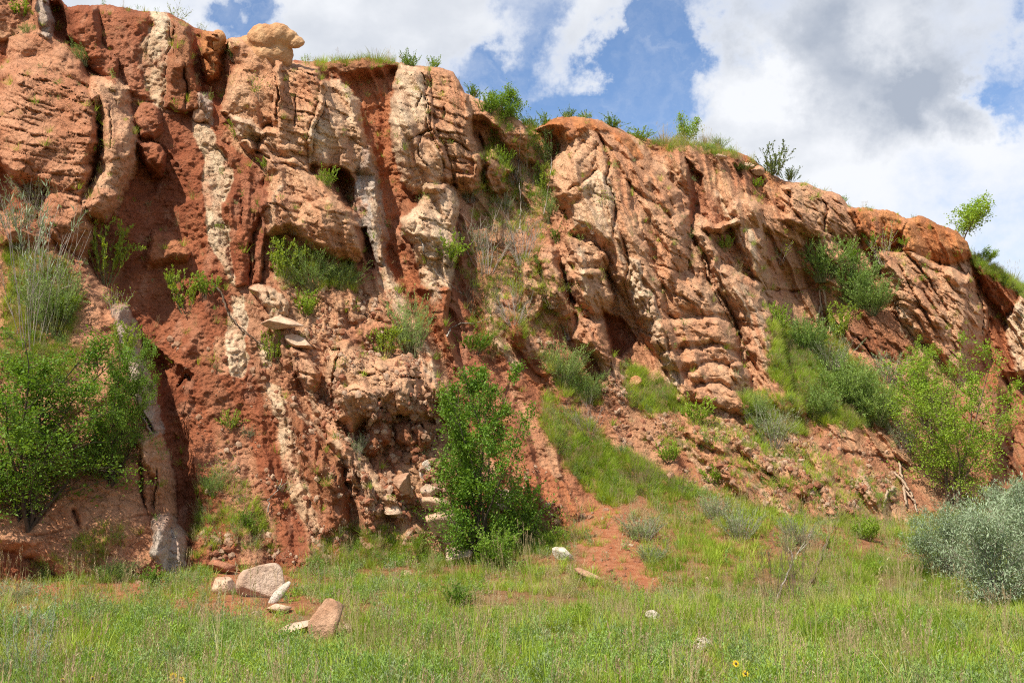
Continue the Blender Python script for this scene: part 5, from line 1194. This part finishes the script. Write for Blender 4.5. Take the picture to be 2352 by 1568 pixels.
P_, n_, rs = scatter_face(10000, lambda px, py: pw(px, py) * sst(fbm(px / 60, py / 60, 3, 501), -.15, .35), 7)
rad = .018 + .13 * rs.rand(len(P_)) ** 7
o = gn_scatter('rubble', P_ + n_ * .01, rs.rand(len(P_), 3) * 6.28, np.stack([rad, rad, rad], -1) * (.7 + .6 * rs.rand(len(P_), 3)), PB, 3)
tag(o, 'loose red and tan rubble on the clay slopes', kind='stuff')

rs = np.random.RandomState(77); gxs = rs.uniform(-14, 8, 9000); gys = rs.uniform(19, 32, 9000); pp = np.stack([gxs, gys, gz(gxs, gys)], -1); ax_, ay_ = toD(pp)
kk = (rs.rand(9000) < np.maximum(.9 * sst(1 - np.abs(ay_ - 1325) / 60, 0, 1) * sst(fbm(ax_ / 80, ay_ / 30, 3, 91), -.3, .2), .8 * sst(poly_sd(ax_, ay_, pts(SLIDE)), -20, 15))); pp = pp[kk]; rad = .015 + .10 * rs.rand(len(pp)) ** 6
o = gn_scatter('fallen_rubble', pp, rs.rand(len(pp), 3) * 6.28, np.stack([rad, rad, rad], -1) * (.7 + .6 * rs.rand(len(pp), 3)), PB, 5)
tag(o, 'red gravel and clods fallen onto the meadow edge', kind='stuff')

# ------------------------------------------------------------------ grass and weeds
def tuft_meshes(mat, seeds, h, w, n, bw, heads=0, hm=None):
    out = []
    for s in seeds:
        v_, f_, pm = make_tuft(s, h, w, n, bw, heads); nv = len(v_)
        if pm.lv:
            lv = [tuple(q) for q in pm.lv]; f2 = [tuple(nv + 4 * i + j for j in range(4)) for i in range(len(lv) // 4)]; v_ = v_ + lv
        else: f2 = []
        me = mesh_np('tuft', np.array(v_), np.array(f_ + f2), LM[mat], smooth=False)
        if hm:
            me.materials.append(LM[hm]); me.polygons.foreach_set('material_index', np.array([0] * len(f_) + [1] * len(f2), np.int32))
        out.append(me)
    return out
def weed_meshes(mat, seeds, h, w, ns, nl, lw, ll):
    out = []
    for s in seeds:
        pm = make_bush(s, h, w, ns, nl, lw, ll, .003, twig=1); out.append(pm.leaf_mesh('weed', LM[mat]))
    return out
T_green = tuft_meshes('grass', (101, 102, 103), .42, .34, 34, .011) + tuft_meshes('grass2', (104,), .36, .34, 34, .010)
T_dry = tuft_meshes('dry', (105, 106), .42, .3, 16, .006, 9, 'red') + tuft_meshes('dry', (107,), .28, .34, 26, .007)
T_weed = weed_meshes('sage', (108, 109), .38, .36, 12, 170, .013, .045) + weed_meshes('feather', (110, 111), .42, .40, 14, 200, .014, .045) + weed_meshes('lime', (112,), .34, .36, 10, 130, .02, .045)
def ground_pts(n, seed, dens):
    rs = np.random.RandomState(seed); x = rs.uniform(-19, 34, n * 6); y = 11.5 + (44 - 11.5) * rs.rand(n * 6) ** 1.15
    k = np.abs(x) < y * .56 + 1.5; x, y = x[k], y[k]
    z = gz(x, y); 
    k = rs.rand(len(x)) < dens(x, y); x, y, z = x[k][:n], y[k][:n], z[k][:n]
    return np.stack([x, y, z], -1), rs
bare = polyw([(SLIDE, .9, 44), ('P 470,1290 P 670,1290 P 680,1405 P 560,1440 P 470,1400', .93, 12), ('P 590,1420 P 700,1370 P 800,1390 P 830,1450 P 760,1500 P 600,1490', .9, 12), ('P 1470,1400 P 1540,1400 P 1540,1450 P 1470,1450', .9, 8), ('P 1580,1460 P 1650,1460 P 1650,1540 P 1580,1540', .85, 8), ('P 1820,1470 P 1920,1475 P 1915,1530 P 1820,1530', .8, 8), ('P 380,1340 P 560,1350 P 700,1370 P 640,1440 P 420,1440 P 330,1400', .7, 20), ('P 800,1290 P 960,1300 P 980,1340 P 820,1350', .8, 20), ('P 1240,1200 P 1330,1240 P 1520,1350 P 1500,1390 P 1340,1330', .9, 25),
              ('P 480,1290 P 700,1300 P 700,1390 P 540,1390', .8, 20), ('P -300,1250 P 420,1330 P 330,1420 P -300,1400', .75, 30), ('P 1130,1460 P 1400,1450 P 1500,1500 P 1300,1530', .25, 30)])
def mk(name, P, rs, protos, lo, hi, label, seed, lean=0.):
    n = len(P); sc = (lo + (hi - lo) * rs.rand(n)) * (1 + .35 * sst(21 - P[:, 1], -1, 4)); s3 = np.stack([sc * (.85 + .4 * rs.rand(n)), sc * (.85 + .4 * rs.rand(n)), sc * (.8 + .5 * rs.rand(n))], -1)
    rot = np.stack([rs.randn(n) * .10, rs.randn(n) * .10, rs.rand(n) * 6.28], -1)
    if lean: rot[:, 0] = lean + .15 * rs.randn(n); rot[:, 2] = .5 * rs.randn(n)
    tag(gn_scatter(name, P, rot, s3, protos, seed), label, kind='stuff')
def gd(th, lo, hi, s):
    def f(x, y):
        px, py = toD(np.stack([x, y, gz(x, y)], -1)); return (1 - bare(px, py)) * (.12 + .88 * sst(fbm(x / 1.9, y / 2.6, 4, s), lo, hi)) * th
    return f
P_, rs = ground_pts(21000, 21, gd(1, -.3, .15, 601)); mk('grass', P_, rs, T_green, .4, .95, 'bright green meadow grass in front of the cliff', 4)
P_, rs = ground_pts(5000, 22, gd(1, -.05, .3, 602)); mk('dry_grass', P_, rs, T_dry, .4, .95, 'tan seed headed dry grass mixed through the meadow', 5)
def wd(x, y):
    return gd(1, -.35, .2, 603)(x, y) * (.25 + .75 * np.clip(sst(-x, -1, 5) + sst(19 - y, -1, 3), 0, 1))
P_, rs = ground_pts(600, 24, lambda x, y: .25 + .75 * sst(gn(x / 1.3, y / 1.3, 607), 0, .3)); mk('seed_stalks', P_, rs, tuft_meshes('dry', (121, 122), .5, .3, 4, .004, 7, 'red') + tuft_meshes('grass2', (123,), .55, .3, 10, .008, 3, 'dry'), .8, 1.35, 'taller seed stalks standing above the meadow grass', 12)
P_, rs = ground_pts(12500, 23, wd); mk('meadow_weeds', P_, rs, T_weed, .4, .95, 'leafy grey green weeds crowding the near meadow', 6)
slope = polyw([
 ('P 1230,960 P 1300,970 P 1400,1010 P 1540,1090 P 1660,1150 P 1750,1220 P 1900,1250 P 2060,1225 P 2400,1200 P 2400,1420 P 1500,1420 P 1460,1260 P 1380,1160 P 1290,1070', 1.2, 18), ('P 1240,880 P 1310,930 P 1400,1000 P 1340,1060 P 1280,1040 P 1240,980', .5, 16), ('P 1380,1290 P 1480,1250 P 1520,1420 P 1100,1420 P 1110,1340', 1.1, 16),
 ('P 1420,830 P 1480,840 P 1560,900 P 1600,965 P 1560,950 P 1480,960 P 1430,920', .8, 16), ('P 1220,800 P 1300,830 P 1390,890 P 1380,940 P 1300,930', .6, 16),
 ('P 1930,1180 P 2080,1200 P 2400,1180 P 2400,1400 P 1900,1400', 1., 20), ('P 780,1200 P 900,1215 P 980,1230 P 1000,1310 P 700,1320 P 720,1260', .7, 20),
 ('P 1120,1180 P 1240,1190 P 1290,1290 P 1100,1330', .7, 18), ('P 1760,740 P 1900,760 P 2060,900 P 2080,980 P 1880,990 P 1760,860', .8, 25), ('P 1690,900 P 1830,900 P 1860,1010 P 1720,1010', .6, 16),
 ('P 1560,930 P 1800,1000 P 2060,1100 P 2100,1200 P 1800,1190 P 1600,1080 P 1450,1000', .09, 30), ('P 450,1060 P 540,1080 P 640,1200 P 640,1270 P 430,1290', .25, 20),
 ('P 0,540 P 160,600 P 200,800 P 150,900 P 0,900', .6, 20), ('P 620,540 P 820,600 P 820,670 P 640,670', .5, 14), ('P 260,1180 P 300,1230 P 200,1330 P 60,1300', .3, 20),
 ('P 1130,230 P 1240,280 P 1290,420 P 1250,560 P 1060,520 P 1090,420', .14, 20), ('P 1480,320 P 1560,322 P 1690,345 P 1700,370 P 1490,345', .35, 10), ('P 700,125 P 920,125 P 920,160 P 700,158', .10, 6),
 ('P 2230,570 P 2400,680 P 2400,720 P 2230,610', .7, 8), ('P 1020,560 P 1250,560 P 1320,760 P 1100,840', .12, 20)])
slopeg = lambda px, py: slope(px, py) * sst(fbm(px / 45, py / 45, 3, 511), -.55, .05) + .0035
P_, n_, rs = scatter_face(8500, slopeg, 31); mk('slope_grass', P_, rs, T_green, .4, .8, 'green grass on the ledges and talus of the cliff', 7, .42)
P_, n_, rs = scatter_face(5000, lambda a, c: slope(a, c) * sst(fbm(a / 55, c / 55, 3, 512), -.35, .2) + .005, 32); mk('slope_dry_grass', P_, rs, T_dry, .3, .65, 'dry tan grass on the ledges and talus of the cliff', 8, .42)
P_, n_, rs = scatter_face(3500, lambda a, c: slope(a, c) * sst(fbm(a / 50, c / 50, 3, 513), -.2, .3) + .003, 33); mk('slope_weeds', P_, rs, T_weed, .3, .7, 'grey green weeds on the ledges and talus of the cliff', 9, .42)

# sunflowers in the nearest grass
def sunflower(x, y, label, sc=.85):
    loc, n, yy = surf(x, y + 75); root = link('sunflower', None); root.location = loc; root.empty_display_size = .1; tag(root, label, 'flower', 'sunflowers in the near meadow')
    rx, rz = rayD(x, y); top = Vector((float(rx) * yy, yy, float(rz) * yy)) - loc; top.z = max(top.z, .25)
    pm = PM(); pm.tube([Vector((0, 0, -.05)), top * .5 + Vector((.02, 0, 0)), top], [.006, .005, .004]); link('stem', pm.wood_mesh('stem', BM['green']), root)
    bm = bmesh.new(); fc = Vector((.15, -1, .35)).normalized(); a = fc.orthogonal().normalized(); c = fc.cross(a); cen = top
    pet = PM()
    for k in range(13):
        t = k * 6.283 / 13; d = a * math.cos(t) + c * math.sin(t)
        pet.leaf(cen + d * .012 * sc, d, .022 * sc, .05 * sc, fc)
    for i in range(13): pass
    link('petal', pet.leaf_mesh('petal', LM['petal']), root)
    bmesh.ops.create_icosphere(bm, subdivisions=2, radius=.017); me = bpy.data.meshes.new('flower_head'); 
    for v_ in bm.verts: v_.co = v_.co + cen + fc * .006
    bm.to_mesh(me); bm.free(); me.materials.append(BM['dark']); link('flower_head', me, root)
    lf = PM()
    for k in range(5):
        t = R.uniform(0, 6.28); lf.leaf(top * R.uniform(.2, .8), Vector((math.cos(t), math.sin(t), .3)).normalized(), .04, .08, Vector((0, 0, 1)))
    link('foliage', lf.leaf_mesh('foliage', LM['lime']), root)
for x, y, lb in [(398, 1551, 'left sunflower of the pair low in front of the boulders'), (417, 1561, 'right sunflower of the pair low in front of the boulders'), (1690, 1522, 'upper sunflower of the pair at the bottom right'),
                 (1712, 1545, 'lower sunflower of the pair at the bottom right'), (143, 1560, 'small yellow flower near the lower left corner'), (212, 1556, 'yellow flower right of the silver corner plants')]:
    sunflower(x, y, lb, .85 if x > 300 else .5)
